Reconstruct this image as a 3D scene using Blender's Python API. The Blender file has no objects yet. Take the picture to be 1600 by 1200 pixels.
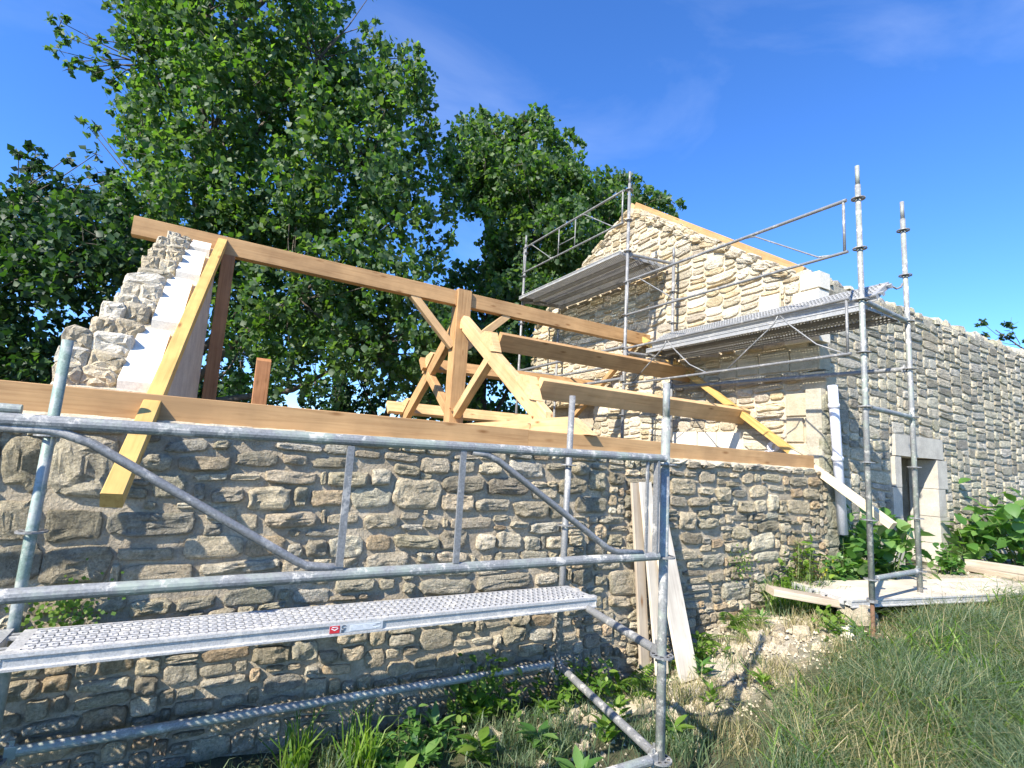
import bpy, math, random
import numpy as np
from mathutils import Vector, Matrix, noise as mnoise

scene = bpy.context.scene
col = scene.collection
random.seed(11)
# World origin = eye height of the photographer; X runs along the long wall (away, right),
# Y runs into the house (away, left), Z up.  Ground is about 1.7 m below the origin.

# ------------------------------------------------------------------ camera
YAW, PITCH, ROLL = 1.05439, 0.14049, 0.05942
fwd = Vector((math.cos(PITCH)*math.cos(YAW), math.cos(PITCH)*math.sin(YAW), math.sin(PITCH)))
rgt = fwd.cross(Vector((0, 0, 1))).normalized()
upv = rgt.cross(fwd)
r2 = math.cos(ROLL)*rgt + math.sin(ROLL)*upv
u2 = -math.sin(ROLL)*rgt + math.cos(ROLL)*upv
cam_data = bpy.data.cameras.new('camera')
cam_data.sensor_width = 36.0
cam_data.lens = 36.0*826.0/1600.0
cam_data.clip_start = 0.05
cam_data.clip_end = 3000.0
cam = bpy.data.objects.new('camera', cam_data)
col.objects.link(cam)
cam.matrix_world = Matrix(((r2.x, u2.x, -fwd.x, 0), (r2.y, u2.y, -fwd.y, 0), (r2.z, u2.z, -fwd.z, 0), (0, 0, 0, 1)))
scene.camera = cam

# ------------------------------------------------------------------ sun, sky, exposure
SUN = Vector((1.0, 0.42, -0.88)).normalized()          # direction the light travels
elev = math.asin(-SUN.z)
rot = math.atan2(-SUN.x, -SUN.y)
world = bpy.data.worlds.new('World')
scene.world = world
world.use_nodes = True
wn, wl = world.node_tree.nodes, world.node_tree.links
wn.clear()
sky = wn.new('ShaderNodeTexSky'); sky.sky_type = 'NISHITA'
sky.sun_disc = False
sky.sun_elevation = elev
sky.sun_rotation = rot
sky.altitude = 0
sky.air_density = 0.85
sky.dust_density = 0.05
sky.ozone_density = 7.0
hs = wn.new('ShaderNodeHueSaturation')
hs.inputs['Saturation'].default_value = 1.14
hs.inputs['Value'].default_value = 1.42
hs.inputs['Hue'].default_value = 0.507
tc = wn.new('ShaderNodeTexCoord')
mp = wn.new('ShaderNodeMapping')
mp.inputs['Scale'].default_value = (1.0, 2.2, 3.4)
mp.inputs['Rotation'].default_value = (0.3, 0.5, 0.4)
cn = wn.new('ShaderNodeTexNoise')
cn.inputs['Scale'].default_value = 1.6
cn.inputs['Detail'].default_value = 8
cn.inputs['Roughness'].default_value = 0.55
cn.inputs['Distortion'].default_value = 0.6
cr = wn.new('ShaderNodeValToRGB')
cr.color_ramp.elements[0].position = 0.50
cr.color_ramp.elements[0].color = (0, 0, 0, 1)
cr.color_ramp.elements[1].position = 0.80
cr.color_ramp.elements[1].color = (0.10, 0.10, 0.10, 1)
mx = wn.new('ShaderNodeMixRGB')
mx.inputs['Color2'].default_value = (7.0, 7.6, 8.4, 1)
bg = wn.new('ShaderNodeBackground')
bg.inputs['Strength'].default_value = 0.12
wo = wn.new('ShaderNodeOutputWorld')
wl.new(tc.outputs['Generated'], mp.inputs['Vector'])
wl.new(mp.outputs['Vector'], cn.inputs['Vector'])
wl.new(cn.outputs['Fac'], cr.inputs['Fac'])
wl.new(cr.outputs['Color'], mx.inputs['Fac'])
wl.new(sky.outputs['Color'], hs.inputs['Color'])
wl.new(hs.outputs['Color'], mx.inputs['Color1'])
wl.new(mx.outputs['Color'], bg.inputs['Color'])
wl.new(bg.outputs['Background'], wo.inputs['Surface'])

sun_data = bpy.data.lights.new('sun', 'SUN')
sun_data.energy = 5.0
sun_data.angle = math.radians(0.5)
sun_data.color = (1.0, 0.94, 0.83)
sun = bpy.data.objects.new('sun', sun_data)
col.objects.link(sun)
sun.location = (-8, -1, 9)
sun.rotation_euler = SUN.to_track_quat('-Z', 'Y').to_euler()

scene.view_settings.view_transform = 'Standard'
scene.view_settings.look = 'None'
scene.view_settings.exposure = 1.04
scene.view_settings.gamma = 1.0
scene.view_settings.use_curve_mapping = False

# ------------------------------------------------------------------ helpers
def new_mat(name):
    m = bpy.data.materials.new(name); m.use_nodes = True
    nt = m.node_tree
    b = nt.nodes['Principled BSDF']
    return m, nt, b

def node(nt, kind, **kw):
    n = nt.nodes.new(kind)
    for k, v in kw.items():
        if k in n.inputs: n.inputs[k].default_value = v
        else: setattr(n, k, v)
    return n

def ramp(nt, stops):
    n = nt.nodes.new('ShaderNodeValToRGB')
    e = n.color_ramp.elements
    while len(e) < len(stops): e.new(0.5)
    for i, (p, c) in enumerate(stops):
        e[i].position = p
        e[i].color = (c[0], c[1], c[2], 1) if len(c) == 3 else c
    return n

def noise(nt, vec, scale, detail=6, rough=0.6, dist=0.0):
    n = node(nt, 'ShaderNodeTexNoise', Scale=scale, Detail=detail, Roughness=rough, Distortion=dist)
    nt.links.new(vec, n.inputs['Vector'])
    return n

def mixc(nt, a, b, fac, mode='MIX'):
    n = nt.nodes.new('ShaderNodeMixRGB'); n.blend_type = mode
    for s, i in ((fac, 'Fac'), (a, 'Color1'), (b, 'Color2')):
        if isinstance(s, (int, float)): n.inputs[i].default_value = s
        elif isinstance(s, tuple): n.inputs[i].default_value = (*s[:3], 1)
        else: nt.links.new(s, n.inputs[i])
    return n.outputs['Color']

def bump(nt, b, height, strength=0.5, dist=0.01, prev=None):
    n = nt.nodes.new('ShaderNodeBump')
    n.inputs['Strength'].default_value = strength
    n.inputs['Distance'].default_value = dist
    nt.links.new(height, n.inputs['Height'])
    if prev is not None: nt.links.new(prev, n.inputs['Normal'])
    nt.links.new(n.outputs['Normal'], b.inputs['Normal'])
    return n.outputs['Normal']

def pos(nt):
    return nt.nodes.new('ShaderNodeNewGeometry').outputs['Position']

def objc(nt):
    return nt.nodes.new('ShaderNodeTexCoord').outputs['Object']

# ---- stone: one recipe, tint comes from each stone's own colour attribute
def stone_mat(name, lichen=(0.30, 0.29, 0.17), lich_amt=0.35, contrast=0.85, pale=(0.70, 0.64, 0.52), bstr=1.0, warm=(1.0, 0.972, 0.905)):
    m, nt, b = new_mat(name)
    p = pos(nt)
    at = node(nt, 'ShaderNodeAttribute', attribute_name='tint')
    n1 = noise(nt, p, 9, 8, 0.7)
    n2 = noise(nt, p, 55, 6, 0.75)
    n3 = noise(nt, p, 4.5, 4, 0.6, 0.8)
    n4 = noise(nt, p, 230, 3, 0.7)
    r1 = ramp(nt, [(0.30, (0.42,)*3), (0.55, (0.96,)*3), (0.75, (1.30,)*3)])
    nt.links.new(n1.outputs['Fac'], r1.inputs['Fac'])
    r2_ = ramp(nt, [(0.36, (0.50,)*3), (0.50, (1.0,)*3), (0.64, (1.38,)*3)])
    nt.links.new(n2.outputs['Fac'], r2_.inputs['Fac'])
    c = mixc(nt, at.outputs['Color'], r1.outputs['Color'], 0.75*contrast, 'MULTIPLY')
    c = mixc(nt, c, r2_.outputs['Color'], 0.75*contrast, 'MULTIPLY')
    rl = ramp(nt, [(0.56, (0, 0, 0)), (0.70, (lich_amt,)*3)])
    nt.links.new(n3.outputs['Fac'], rl.inputs['Fac'])
    c = mixc(nt, c, lichen, rl.outputs['Color'])
    n5 = noise(nt, p, 17, 5, 0.8)
    rp = ramp(nt, [(0.60, (0, 0, 0)), (0.72, (0.6,)*3)])
    nt.links.new(n5.outputs['Fac'], rp.inputs['Fac'])
    c = mixc(nt, c, pale, rp.outputs['Color'])
    c = mixc(nt, c, warm, 1.0, 'MULTIPLY')
    nt.links.new(c, b.inputs['Base Color'])
    b.inputs['Roughness'].default_value = 0.92
    b.inputs['Specular IOR Level'].default_value = 0.2
    n6 = noise(nt, p, 52, 5, 0.65, 0.2)
    nm = bump(nt, b, n1.outputs['Fac'], 1.0*bstr, 0.06)
    nm = bump(nt, b, n6.outputs['Fac'], 1.0*bstr, 0.045, nm)
    bump(nt, b, n4.outputs['Fac'], 0.8*bstr, 0.006, nm)
    return m

M = {}
M['stone'] = stone_mat('weathered_granite')
M['stone_clean'] = stone_mat('fresh_pointed_granite', lichen=(0.50, 0.41, 0.24), lich_amt=0.30, contrast=0.6, pale=(0.70, 0.63, 0.50), bstr=0.65, warm=(0.93, 0.885, 0.79))
M['stone_old'] = stone_mat('old_lichened_granite', lichen=(0.27, 0.28, 0.16), lich_amt=0.5, contrast=0.8, pale=(0.60, 0.57, 0.47), bstr=.6)

def mortar_mat(name, c1, c2, bs=0.6):
    m, nt, b = new_mat(name)
    p = pos(nt)
    n1 = noise(nt, p, 5, 6, 0.65); n2 = noise(nt, p, 70, 5, 0.7); n3 = noise(nt, p, 16, 5, 0.7)
    r = ramp(nt, [(0.32, c1), (0.68, c2)])
    nt.links.new(n1.outputs['Fac'], r.inputs['Fac'])
    rr = ramp(nt, [(0.3, (0.7,)*3), (0.7, (1.15,)*3)])
    nt.links.new(n2.outputs['Fac'], rr.inputs['Fac'])
    c = mixc(nt, r.outputs['Color'], rr.outputs['Color'], 0.7, 'MULTIPLY')
    c = mixc(nt, c, (1.0, 0.96, 0.87), 1.0, 'MULTIPLY')
    nt.links.new(c, b.inputs['Base Color'])
    b.inputs['Roughness'].default_value = 0.95
    b.inputs['Specular IOR Level'].default_value = 0.15
    nm = bump(nt, b, n3.outputs['Fac'], bs, 0.03)
    bump(nt, b, n2.outputs['Fac'], bs, 0.008, nm)
    return m
M['mortar'] = mortar_mat('earth_lime_mortar', (0.33, 0.285, 0.225), (0.55, 0.485, 0.39), 0.9)
M['mortar_pale'] = mortar_mat('new_lime_mortar', (0.48, 0.42, 0.33), (0.66, 0.60, 0.49))
M['mortar_old'] = mortar_mat('old_pointing_mortar', (0.34, 0.32, 0.27), (0.52, 0.49, 0.42))
M['white_block'] = mortar_mat('sawn_white_stone', (0.74, 0.71, 0.65), (0.82, 0.79, 0.73), 0.12)
M['grey_block'] = mortar_mat('sawn_grey_granite', (0.42, 0.40, 0.37), (0.55, 0.53, 0.49), 0.15)
M['plaster'] = mortar_mat('smeared_lime_render', (0.46, 0.40, 0.37), (0.60, 0.54, 0.49), 0.25)

def wood_mat(name, a, bcol, knots=(0.25, 0.12, 0.04), rough=0.65, stain=None):
    m, nt, b = new_mat(name)
    tc_ = nt.nodes.new('ShaderNodeTexCoord')
    oi = nt.nodes.new('ShaderNodeObjectInfo')
    add = nt.nodes.new('ShaderNodeVectorMath'); add.operation = 'ADD'
    sc = nt.nodes.new('ShaderNodeVectorMath'); sc.operation = 'SCALE'
    sc.inputs[0].default_value = (13.0, 5.0, 7.0)
    nt.links.new(oi.outputs['Random'], sc.inputs['Scale'])
    nt.links.new(tc_.outputs['Object'], add.inputs[0]); nt.links.new(sc.outputs[0], add.inputs[1])
    mp_ = node(nt, 'ShaderNodeMapping'); mp_.inputs['Scale'].default_value = (0.9, 22, 22)
    nt.links.new(add.outputs[0], mp_.inputs['Vector'])
    n1 = noise(nt, mp_.outputs['Vector'], 1.6, 8, 0.65, 0.5)
    r = ramp(nt, [(0.28, bcol), (0.50, a), (0.72, tuple(min(1, v*1.12) for v in a))])
    nt.links.new(n1.outputs['Fac'], r.inputs['Fac'])
    mp2 = node(nt, 'ShaderNodeMapping'); mp2.inputs['Scale'].default_value = (2.0, 7, 7)
    nt.links.new(add.outputs[0], mp2.inputs['Vector'])
    vo = node(nt, 'ShaderNodeTexVoronoi', Scale=1.3)
    nt.links.new(mp2.outputs['Vector'], vo.inputs['Vector'])
    rk = ramp(nt, [(0.05, (0.95,)*3), (0.10, (0.5,)*3), (0.17, (0, 0, 0))])
    nt.links.new(vo.outputs['Distance'], rk.inputs['Fac'])
    c = mixc(nt, r.outputs['Color'], knots, rk.outputs['Color'])
    n3 = noise(nt, add.outputs[0], 2.2, 4, 0.6)
    r3 = ramp(nt, [(0.35, (0.70, 0.66, 0.62)), (0.65, (1.08, 1.05, 1.0))])
    nt.links.new(n3.outputs['Fac'], r3.inputs['Fac'])
    c = mixc(nt, c, r3.outputs['Color'], 0.8, 'MULTIPLY')
    nt.links.new(c, b.inputs['Base Color'])
    b.inputs['Roughness'].default_value = rough
    b.inputs['Specular IOR Level'].default_value = 0.3
    bump(nt, b, n1.outputs['Fac'], 0.35, 0.003)
    return m
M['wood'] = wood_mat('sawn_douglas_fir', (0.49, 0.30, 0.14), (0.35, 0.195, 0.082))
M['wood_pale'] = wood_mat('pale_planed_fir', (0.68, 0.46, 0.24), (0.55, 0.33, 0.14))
M['wood_yellow'] = wood_mat('yellow_treated_pine', (0.60, 0.39, 0.13), (0.46, 0.27, 0.08))
M['wood_white'] = wood_mat('bleached_scaffold_board', (0.66, 0.60, 0.50), (0.50, 0.43, 0.34), (0.30, 0.24, 0.18))
M['wood_raw'] = wood_mat('raw_white_fir', (0.72, 0.62, 0.44), (0.58, 0.46, 0.28))
M['wood_old'] = wood_mat('grey_old_board', (0.48, 0.41, 0.32), (0.34, 0.27, 0.20))
M['wood_dark'] = wood_mat('dark_brown_fir', (0.42, 0.20, 0.09), (0.30, 0.13, 0.05))  # darker brown fir for the posts and pegs

def metal_mat(name, base=(0.24, 0.24, 0.235), splash=0.45, metallic=0.30, rough=0.5, tint2=None):
    m, nt, b = new_mat(name)
    p = pos(nt)
    n1 = noise(nt, p, 7, 6, 0.7); n2 = noise(nt, p, 28, 6, 0.75); n3 = noise(nt, p, 110, 3, 0.6)
    r = ramp(nt, [(0.3, tuple(v*0.72 for v in base)), (0.7, tuple(min(1, v*1.2) for v in base))])
    nt.links.new(n3.outputs['Fac'], r.inputs['Fac'])
    c = r.outputs['Color']
    if tint2:
        rt = ramp(nt, [(0.45, (0, 0, 0)), (0.6, (0.7,)*3)])
        nt.links.new(n1.outputs['Fac'], rt.inputs['Fac'])
        c = mixc(nt, c, tint2, rt.outputs['Color'])
    nsp = noise(nt, p, 11, 8, 0.78)
    rs = ramp(nt, [(0.54, (0, 0, 0)), (0.60, (splash,)*3)])
    nt.links.new(nsp.outputs['Fac'], rs.inputs['Fac'])
    c = mixc(nt, c, (0.60, 0.56, 0.49), rs.outputs['Color'])
    nt.links.new(c, b.inputs['Base Color'])
    inv = ramp(nt, [(0.0, (metallic,)*3), (0.5, (0.0,)*3)])
    nt.links.new(rs.outputs['Color'], inv.inputs['Fac'])
    nt.links.new(inv.outputs['Color'], b.inputs['Metallic'])
    rr = ramp(nt, [(0.3, (rough-0.1,)*3), (0.7, (rough+0.2,)*3)])
    nt.links.new(n2.outputs['Fac'], rr.inputs['Fac'])
    nt.links.new(rr.outputs['Color'], b.inputs['Roughness'])
    bump(nt, b, n2.outputs['Fac'], 0.35, 0.004)
    return m
M['galv'] = metal_mat('galvanised_tube')
M['galv_green'] = metal_mat('green_painted_tube', (0.20, 0.27, 0.23), 0.35, 0.2, 0.55, (0.40, 0.42, 0.42))
M['galv_mixed'] = metal_mat('splashed_galvanised_post', (0.27, 0.27, 0.26), 0.8, 0.25, 0.55, (0.34, 0.39, 0.31))
M['deck'] = metal_mat('dusty_deck_steel', (0.50, 0.49, 0.47), 0.7, 0.3, 0.5)
M['deck_dark'] = metal_mat('grey_deck_steel', (0.36, 0.36, 0.35), 0.45, 0.3, 0.55)
M['rust'] = metal_mat('rusty_thread', (0.22, 0.12, 0.07), 0.2, 0.2, 0.8)

def plain(name, c, rough=0.6, spec=0.4, bs=0.0, sc=60):
    m, nt, b = new_mat(name)
    p = pos(nt); n = noise(nt, p, sc, 4, 0.6)
    r = ramp(nt, [(0.3, tuple(v*0.85 for v in c)), (0.7, tuple(min(1, v*1.08) for v in c))])
    nt.links.new(n.outputs['Fac'], r.inputs['Fac'])
    nt.links.new(r.outputs['Color'], b.inputs['Base Color'])
    b.inputs['Roughness'].default_value = rough
    b.inputs['Specular IOR Level'].default_value = spec
    if bs: bump(nt, b, n.outputs['Fac'], bs, 0.01)
    return m
M['pvc'] = plain('white_pvc', (0.70, 0.70, 0.76), 0.4)
M['bore_shade'] = plain('pipe_bore_shade', (0.03, 0.03, 0.035), 0.7)  # shade inside the pipe bore, painted as near black
M['red'] = plain('red_print', (0.55, 0.03, 0.04))
M['white'] = plain('white_print', (0.78, 0.80, 0.80))
M['black'] = plain('black_print', (0.03, 0.03, 0.03))
M['ink'] = plain('grey_print', (0.45, 0.47, 0.48))
M['void'] = plain('interior_painted_shade', (0.08, 0.07, 0.09), 0.95, 0.1)  # darkness of the room put into the base colour

def leaf_mat(name, stops, trans=0.35, rough=0.42, spec=0.55, back=None):
    m, nt, b = new_mat(name)
    g = nt.nodes.new('ShaderNodeNewGeometry'); oi = nt.nodes.new('ShaderNodeObjectInfo')
    ad = node(nt, 'ShaderNodeMath', operation='ADD')
    nt.links.new(g.outputs['Random Per Island'], ad.inputs[0]); nt.links.new(oi.outputs['Random'], ad.inputs[1])
    fr = node(nt, 'ShaderNodeMath', operation='FRACT'); nt.links.new(ad.outputs[0], fr.inputs[0])
    r = ramp(nt, stops); nt.links.new(fr.outputs[0], r.inputs['Fac'])
    c = r.outputs['Color']
    if back:
        c = mixc(nt, c, back, g.outputs['Backfacing'])
    nt.links.new(c, b.inputs['Base Color'])
    b.inputs['Roughness'].default_value = rough
    b.inputs['Specular IOR Level'].default_value = spec
    t = nt.nodes.new('ShaderNodeBsdfTranslucent')
    ct = mixc(nt, c, (1.9, 2.2, 0.5), 1.0, 'MULTIPLY')
    nt.links.new(ct, t.inputs['Color'])
    mxs = nt.nodes.new('ShaderNodeMixShader'); mxs.inputs['Fac'].default_value = trans
    out = nt.nodes['Material Output']
    nt.links.new(b.outputs[0], mxs.inputs[1]); nt.links.new(t.outputs[0], mxs.inputs[2])
    nt.links.new(mxs.outputs[0], out.inputs['Surface'])
    return m
M['leaf_tree'] = leaf_mat('poplar_leaf', [(0, (0.030, 0.075, 0.022)), (0.5, (0.055, 0.120, 0.030)), (0.88, (0.095, 0.175, 0.045)), (0.985, (0.14, 0.22, 0.06)), (1, (0.42, 0.48, 0.34))], 0.45, 0.5, 0.35, (0.09, 0.14, 0.07))
M['leaf_dark'] = leaf_mat('dark_tree_leaf', [(0, (0.012, 0.034, 0.016)), (0.6, (0.024, 0.060, 0.020)), (1, (0.07, 0.13, 0.04))], 0.35, 0.5, 0.35)
M['leaf_bush'] = leaf_mat('shrub_leaf', [(0, (0.04, 0.11, 0.025)), (0.5, (0.085, 0.19, 0.04)), (1, (0.17, 0.28, 0.08))], 0.35, 0.42, 0.5)
M['leaf_weed'] = leaf_mat('weed_leaf', [(0, (0.06, 0.13, 0.02)), (0.5, (0.12, 0.22, 0.03)), (1, (0.22, 0.30, 0.06))], 0.4, 0.5, 0.4)
M['leaf_red'] = leaf_mat('reddish_seed_heads', [(0, (0.10, 0.04, 0.03)), (1, (0.20, 0.09, 0.05))], 0.2, 0.7, 0.2)
M['grass'] = leaf_mat('long_grass', [(0, (0.065, 0.110, 0.060)), (0.45, (0.10, 0.155, 0.085)), (0.80, (0.17, 0.22, 0.12)), (0.95, (0.27, 0.28, 0.15)), (1, (0.42, 0.38, 0.24))], 0.35, 0.5, 0.4)
M['straw'] = leaf_mat('dry_straw', [(0, (0.13, 0.15, 0.06)), (0.5, (0.30, 0.26, 0.14)), (1, (0.46, 0.38, 0.23))], 0.25, 0.6, 0.3)
M['flower'] = plain('yellow_petal', (0.75, 0.65, 0.03))
def bark():
    m, nt, b = new_mat('tree_bark')
    p = pos(nt); n = noise(nt, p, 14, 6, 0.7)
    r = ramp(nt, [(0.3, (0.05, 0.04, 0.03)), (0.7, (0.17, 0.14, 0.11))])
    nt.links.new(n.outputs['Fac'], r.inputs['Fac']); nt.links.new(r.outputs['Color'], b.inputs['Base Color'])
    b.inputs['Roughness'].default_value = 0.9
    bump(nt, b, n.outputs['Fac'], 0.7, 0.03)
    return m
M['bark'] = bark()
M['stem'] = plain('green_stem', (0.12, 0.16, 0.05), 0.7)

# ---- mesh builders
def link(name, me, mat, parent=None, loc=None, mw=None):
    if mat is not None and not me.materials: me.materials.append(mat)
    o = bpy.data.objects.new(name, me)
    col.objects.link(o)
    if parent is not None:
        o.parent = parent
        pl = Vector(parent['_l']) if '_l' in parent else Vector(parent.location)
    else: pl = Vector((0, 0, 0))
    if mw is not None: o.matrix_basis = Matrix.Translation(-pl) @ mw
    elif loc is not None: o.location = Vector(loc) - pl
    else: o.location = -pl
    if mw is not None: o['_l'] = list(mw.translation)
    else: o['_l'] = list(loc) if loc is not None else [0.0, 0.0, 0.0]
    return o

def thing(name, label, cat, loc=(0, 0, 0), group=None):
    o = bpy.data.objects.new(name, None)
    o.empty_display_size = 0.1
    col.objects.link(o); o.location = loc
    o['_l'] = list(loc)
    o['label'] = label; o['category'] = cat
    if group: o['group'] = group
    return o

def tag(o, label, cat, group=None):
    o['label'] = label; o['category'] = cat
    if group: o['group'] = group
    return o

def mesh(name, v, f, smooth=False):
    me = bpy.data.meshes.new(name)
    me.from_pydata([tuple(map(float, a)) for a in v], [], f)
    if smooth: me.polygons.foreach_set('use_smooth', [True]*len(me.polygons))
    me.update()
    return me

class MB:
    def __init__(s): s.v = []; s.f = []
    def add(s, v, f):
        n = len(s.v); s.v += [tuple(a) for a in v]; s.f += [tuple(i+n for i in q) for q in f]; return s
    def box(s, a, b):
        x0, y0, z0 = a; x1, y1, z1 = b
        return s.add([(x0, y0, z0), (x1, y0, z0), (x1, y1, z0), (x0, y1, z0), (x0, y0, z1), (x1, y0, z1), (x1, y1, z1), (x0, y1, z1)],
                     [(0, 3, 2, 1), (4, 5, 6, 7), (0, 1, 5, 4), (1, 2, 6, 5), (2, 3, 7, 6), (3, 0, 4, 7)])
    def tube(s, pts, r, n=12, caps=True, hollow=False):
        pts = [Vector(p) for p in pts]; rings = []
        rs = r if isinstance(r, (list, tuple)) else [r]*len(pts)
        v = []
        ref = None
        for i, p in enumerate(pts):
            d = (pts[min(i+1, len(pts)-1)] - pts[max(i-1, 0)]).normalized()
            if ref is None: ref = Vector((0, 0, 1)) if abs(d.z) < 0.9 else Vector((1, 0, 0))
            a = d.cross(ref).normalized(); b = a.cross(d).normalized(); ref = b
            for k in range(n):
                t = 2*math.pi*k/n
                v.append(p + (a*math.cos(t) + b*math.sin(t))*rs[i])
        f = []
        for i in range(len(pts)-1):
            for k in range(n):
                k2 = (k+1) % n
                f.append((i*n+k, i*n+k2, (i+1)*n+k2, (i+1)*n+k))
        if caps:
            f.append(tuple(range(n-1, -1, -1))); m = (len(pts)-1)*n
            f.append(tuple(m+k for k in range(n)))
        return s.add(v, f)
    def prism(s, poly, axis, a, b):
        """poly: 2-D outline, extruded along axis from a to b"""
        def p3(q, t):
            if axis == 'X': return (t, q[0], q[1])
            if axis == 'Y': return (q[0], t, q[1])
            return (q[0], q[1], t)
        n = len(poly)
        v = [p3(q, a) for q in poly] + [p3(q, b) for q in poly]
        f = [tuple(range(n)), tuple(range(2*n-1, n-1, -1))]
        f += [(i, n+i, n+(i+1) % n, (i+1) % n) for i in range(n)]
        return s.add(v, f)
    def mesh(s, name, smooth=False): return mesh(name, s.v, s.f, smooth)
    def obj(s, name, mat, parent=None, smooth=False, origin=None):
        if origin is None:
            a = np.array(s.v, float); origin = (a.min(0)+a.max(0))/2
        o = Vector(origin)
        s.v = [tuple(Vector(p)-o) for p in s.v]
        me = s.mesh(name, smooth)
        fix_normals(me)
        return link(name, me, mat, parent, loc=o)

import bmesh
def fix_normals(me):
    bm = bmesh.new(); bm.from_mesh(me)
    bmesh.ops.recalc_face_normals(bm, faces=bm.faces)
    bm.to_mesh(me); bm.free()

def beam(name, mat, p0, p1, w, h, up=(0, 0, 1), parent=None, ch=0.004, cuts=None):
    """sawn timber: length p0-p1, w across, h along up; local X = grain"""
    p0 = Vector(p0); p1 = Vector(p1); d = p1-p0; L = d.length; d.normalize()
    up = Vector(up); up = (up - up.dot(d)*d).normalized(); side = up.cross(d).normalized()
    cs = [(-w/2+ch, -h/2), (w/2-ch, -h/2), (w/2, -h/2+ch), (w/2, h/2-ch), (w/2-ch, h/2), (-w/2+ch, h/2), (-w/2, h/2-ch), (-w/2, -h/2+ch)]
    c0, c1 = cuts if cuts else (0, 0)          # shear of each end per unit height
    v = []
    nseg = max(2, int(L/0.5))
    rnd = random.Random(int(L*1000)+int(h*997))
    for i in range(nseg+1):
        t = i/nseg
        sh = (c0 if i == 0 else c1 if i == nseg else 0)
        bow = 0.002*math.sin(t*7+L)
        for y, z in cs:
            v.append((-L/2+L*t + sh*z, y+bow, z))
    f = []
    for i in range(nseg):
        for k in range(8):
            f.append((i*8+k, i*8+(k+1) % 8, (i+1)*8+(k+1) % 8, (i+1)*8+k))
    f.append(tuple(range(7, -1, -1))); f.append(tuple(nseg*8+k for k in range(8)))
    me = mesh(name, v, f); fix_normals(me)
    c = (p0+p1)/2
    mw = Matrix(((d.x, side.x, up.x, c.x), (d.y, side.y, up.y, c.y), (d.z, side.z, up.z, c.z), (0, 0, 0, 1)))
    return link(name, me, mat, parent, mw=mw)

# ---- rubble masonry
def stone_geo(w, h, depth, prot, rnd, n=10, rough=0.3, fine=False, sq=4.0):
    """outline in (u,v), height t outward; returns verts (u,v,t), faces"""
    v = []; f = []
    a, b = w/2, h/2
    e = min(a, b)
    ang = [2*math.pi*(k+0.5+rnd.uniform(-.25, .25))/n for k in range(n)]
    tilt = rnd.uniform(-.06, .06); sq = sq*rnd.uniform(.62, 1.15)
    ch_k = rnd.randrange(n); ch_a = rnd.uniform(.0, .28)
    out = []
    for ti, t in enumerate(ang):
        c, s_ = math.cos(t), math.sin(t)
        q = 2/sq
        # space points along the rectangle rather than by angle
        x = a*math.copysign(abs(c)**q, c); y = b*math.copysign(abs(s_)**q, s_)
        j = rnd.uniform(-.20, .05)*e
        j2 = rnd.uniform(-.22, .05)*e
        dk = min((ti-ch_k) % n, (ch_k-ti) % n)
        if dk <= max(1, n//9): x *= 1-ch_a*.6; y *= 1-ch_a
        out.append((x + math.copysign(j, x) + rnd.uniform(-.05, .05)*a*0.4, y + math.copysign(j2, y) + x*tilt*0.6))
    if fine == 2:
        ox, oy = rnd.uniform(-50, 50), rnd.uniform(-50, 50)
        fl = rnd.uniform(.85, 1.15)
        rings = []
        for ins, hh in ((0, -depth), (0, prot*.05), (.05, prot*.50), (.16, prot*.80), (.30, prot*.95), (.46, prot), (.64, prot), (.80, prot)):
            for x, y in out:
                kx = (a-ins*e)/a; ky = max(.1, (b-ins*e*.97)/b)
                if ins >= .8: kx *= .55
                jx = rnd.uniform(-1, 1)*e*.04*(ins > 0); jy = rnd.uniform(-1, 1)*e*.04*(ins > 0)
                X, Y = x*kx+jx, y*ky+jy
                z = 0
                if ins > 0.01:
                    nz = mnoise.noise(Vector((X*7+ox, Y*8+oy, 0)))*.75 + mnoise.noise(Vector((X*19+oy, Y*20+ox, 3)))*.55
                    z = nz*min(prot*1.4, .04)*rough/.42*min(1, .45+ins*2.5)
                v.append((X, Y, hh+z))
        v.append((0, 0, prot*fl))
        R = 8
        for i in range(R-1):
            for k in range(n):
                k2 = (k+1) % n
                f.append((i*n+k, i*n+k2, (i+1)*n+k2, (i+1)*n+k))
        m = (R-1)*n
        for k in range(n): f.append((m+k, m+(k+1) % n, len(v)-1))
        return v, f
    if fine: rings = [(0, -depth, 0), (0, prot*.15, .15), (.10, prot*.72, .25), (.30, prot*1.0, .55), (.62, prot*1.08, .6)]
    else: rings = [(0, -depth, 0), (0, prot*.2, .15), (.15, prot*.85, .3), (.5, prot*1.05, .6)]
    for ins, hh, jj in rings:
        for x, y in out:
            kx = max(0.12, (a-ins*e*1.0)/a); ky = max(0.12, (b-ins*e)/b)
            jx = rnd.uniform(-1, 1)*ins*e*.35; jy = rnd.uniform(-1, 1)*ins*e*.35
            v.append((x*kx+jx, y*ky+jy, hh + rnd.uniform(-1, 1)*jj*prot*rough*2))
    v.append((0, 0, prot*(1+rnd.uniform(-.3, .3))))
    R = len(rings)
    for i in range(R-1):
        for k in range(n):
            k2 = (k+1) % n
            f.append((i*n+k, i*n+k2, (i+1)*n+k2, (i+1)*n+k))
    m = (R-1)*n
    for k in range(n): f.append((m+k, m+(k+1) % n, len(v)-1))
    return v, f

def set_tint(me, colr):
    at = me.color_attributes.new('tint', 'FLOAT_COLOR', 'POINT')
    n = len(me.vertices)
    at.data.foreach_set('color', np.tile(np.array([*colr, 1.0], dtype=np.float32), n))

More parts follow.
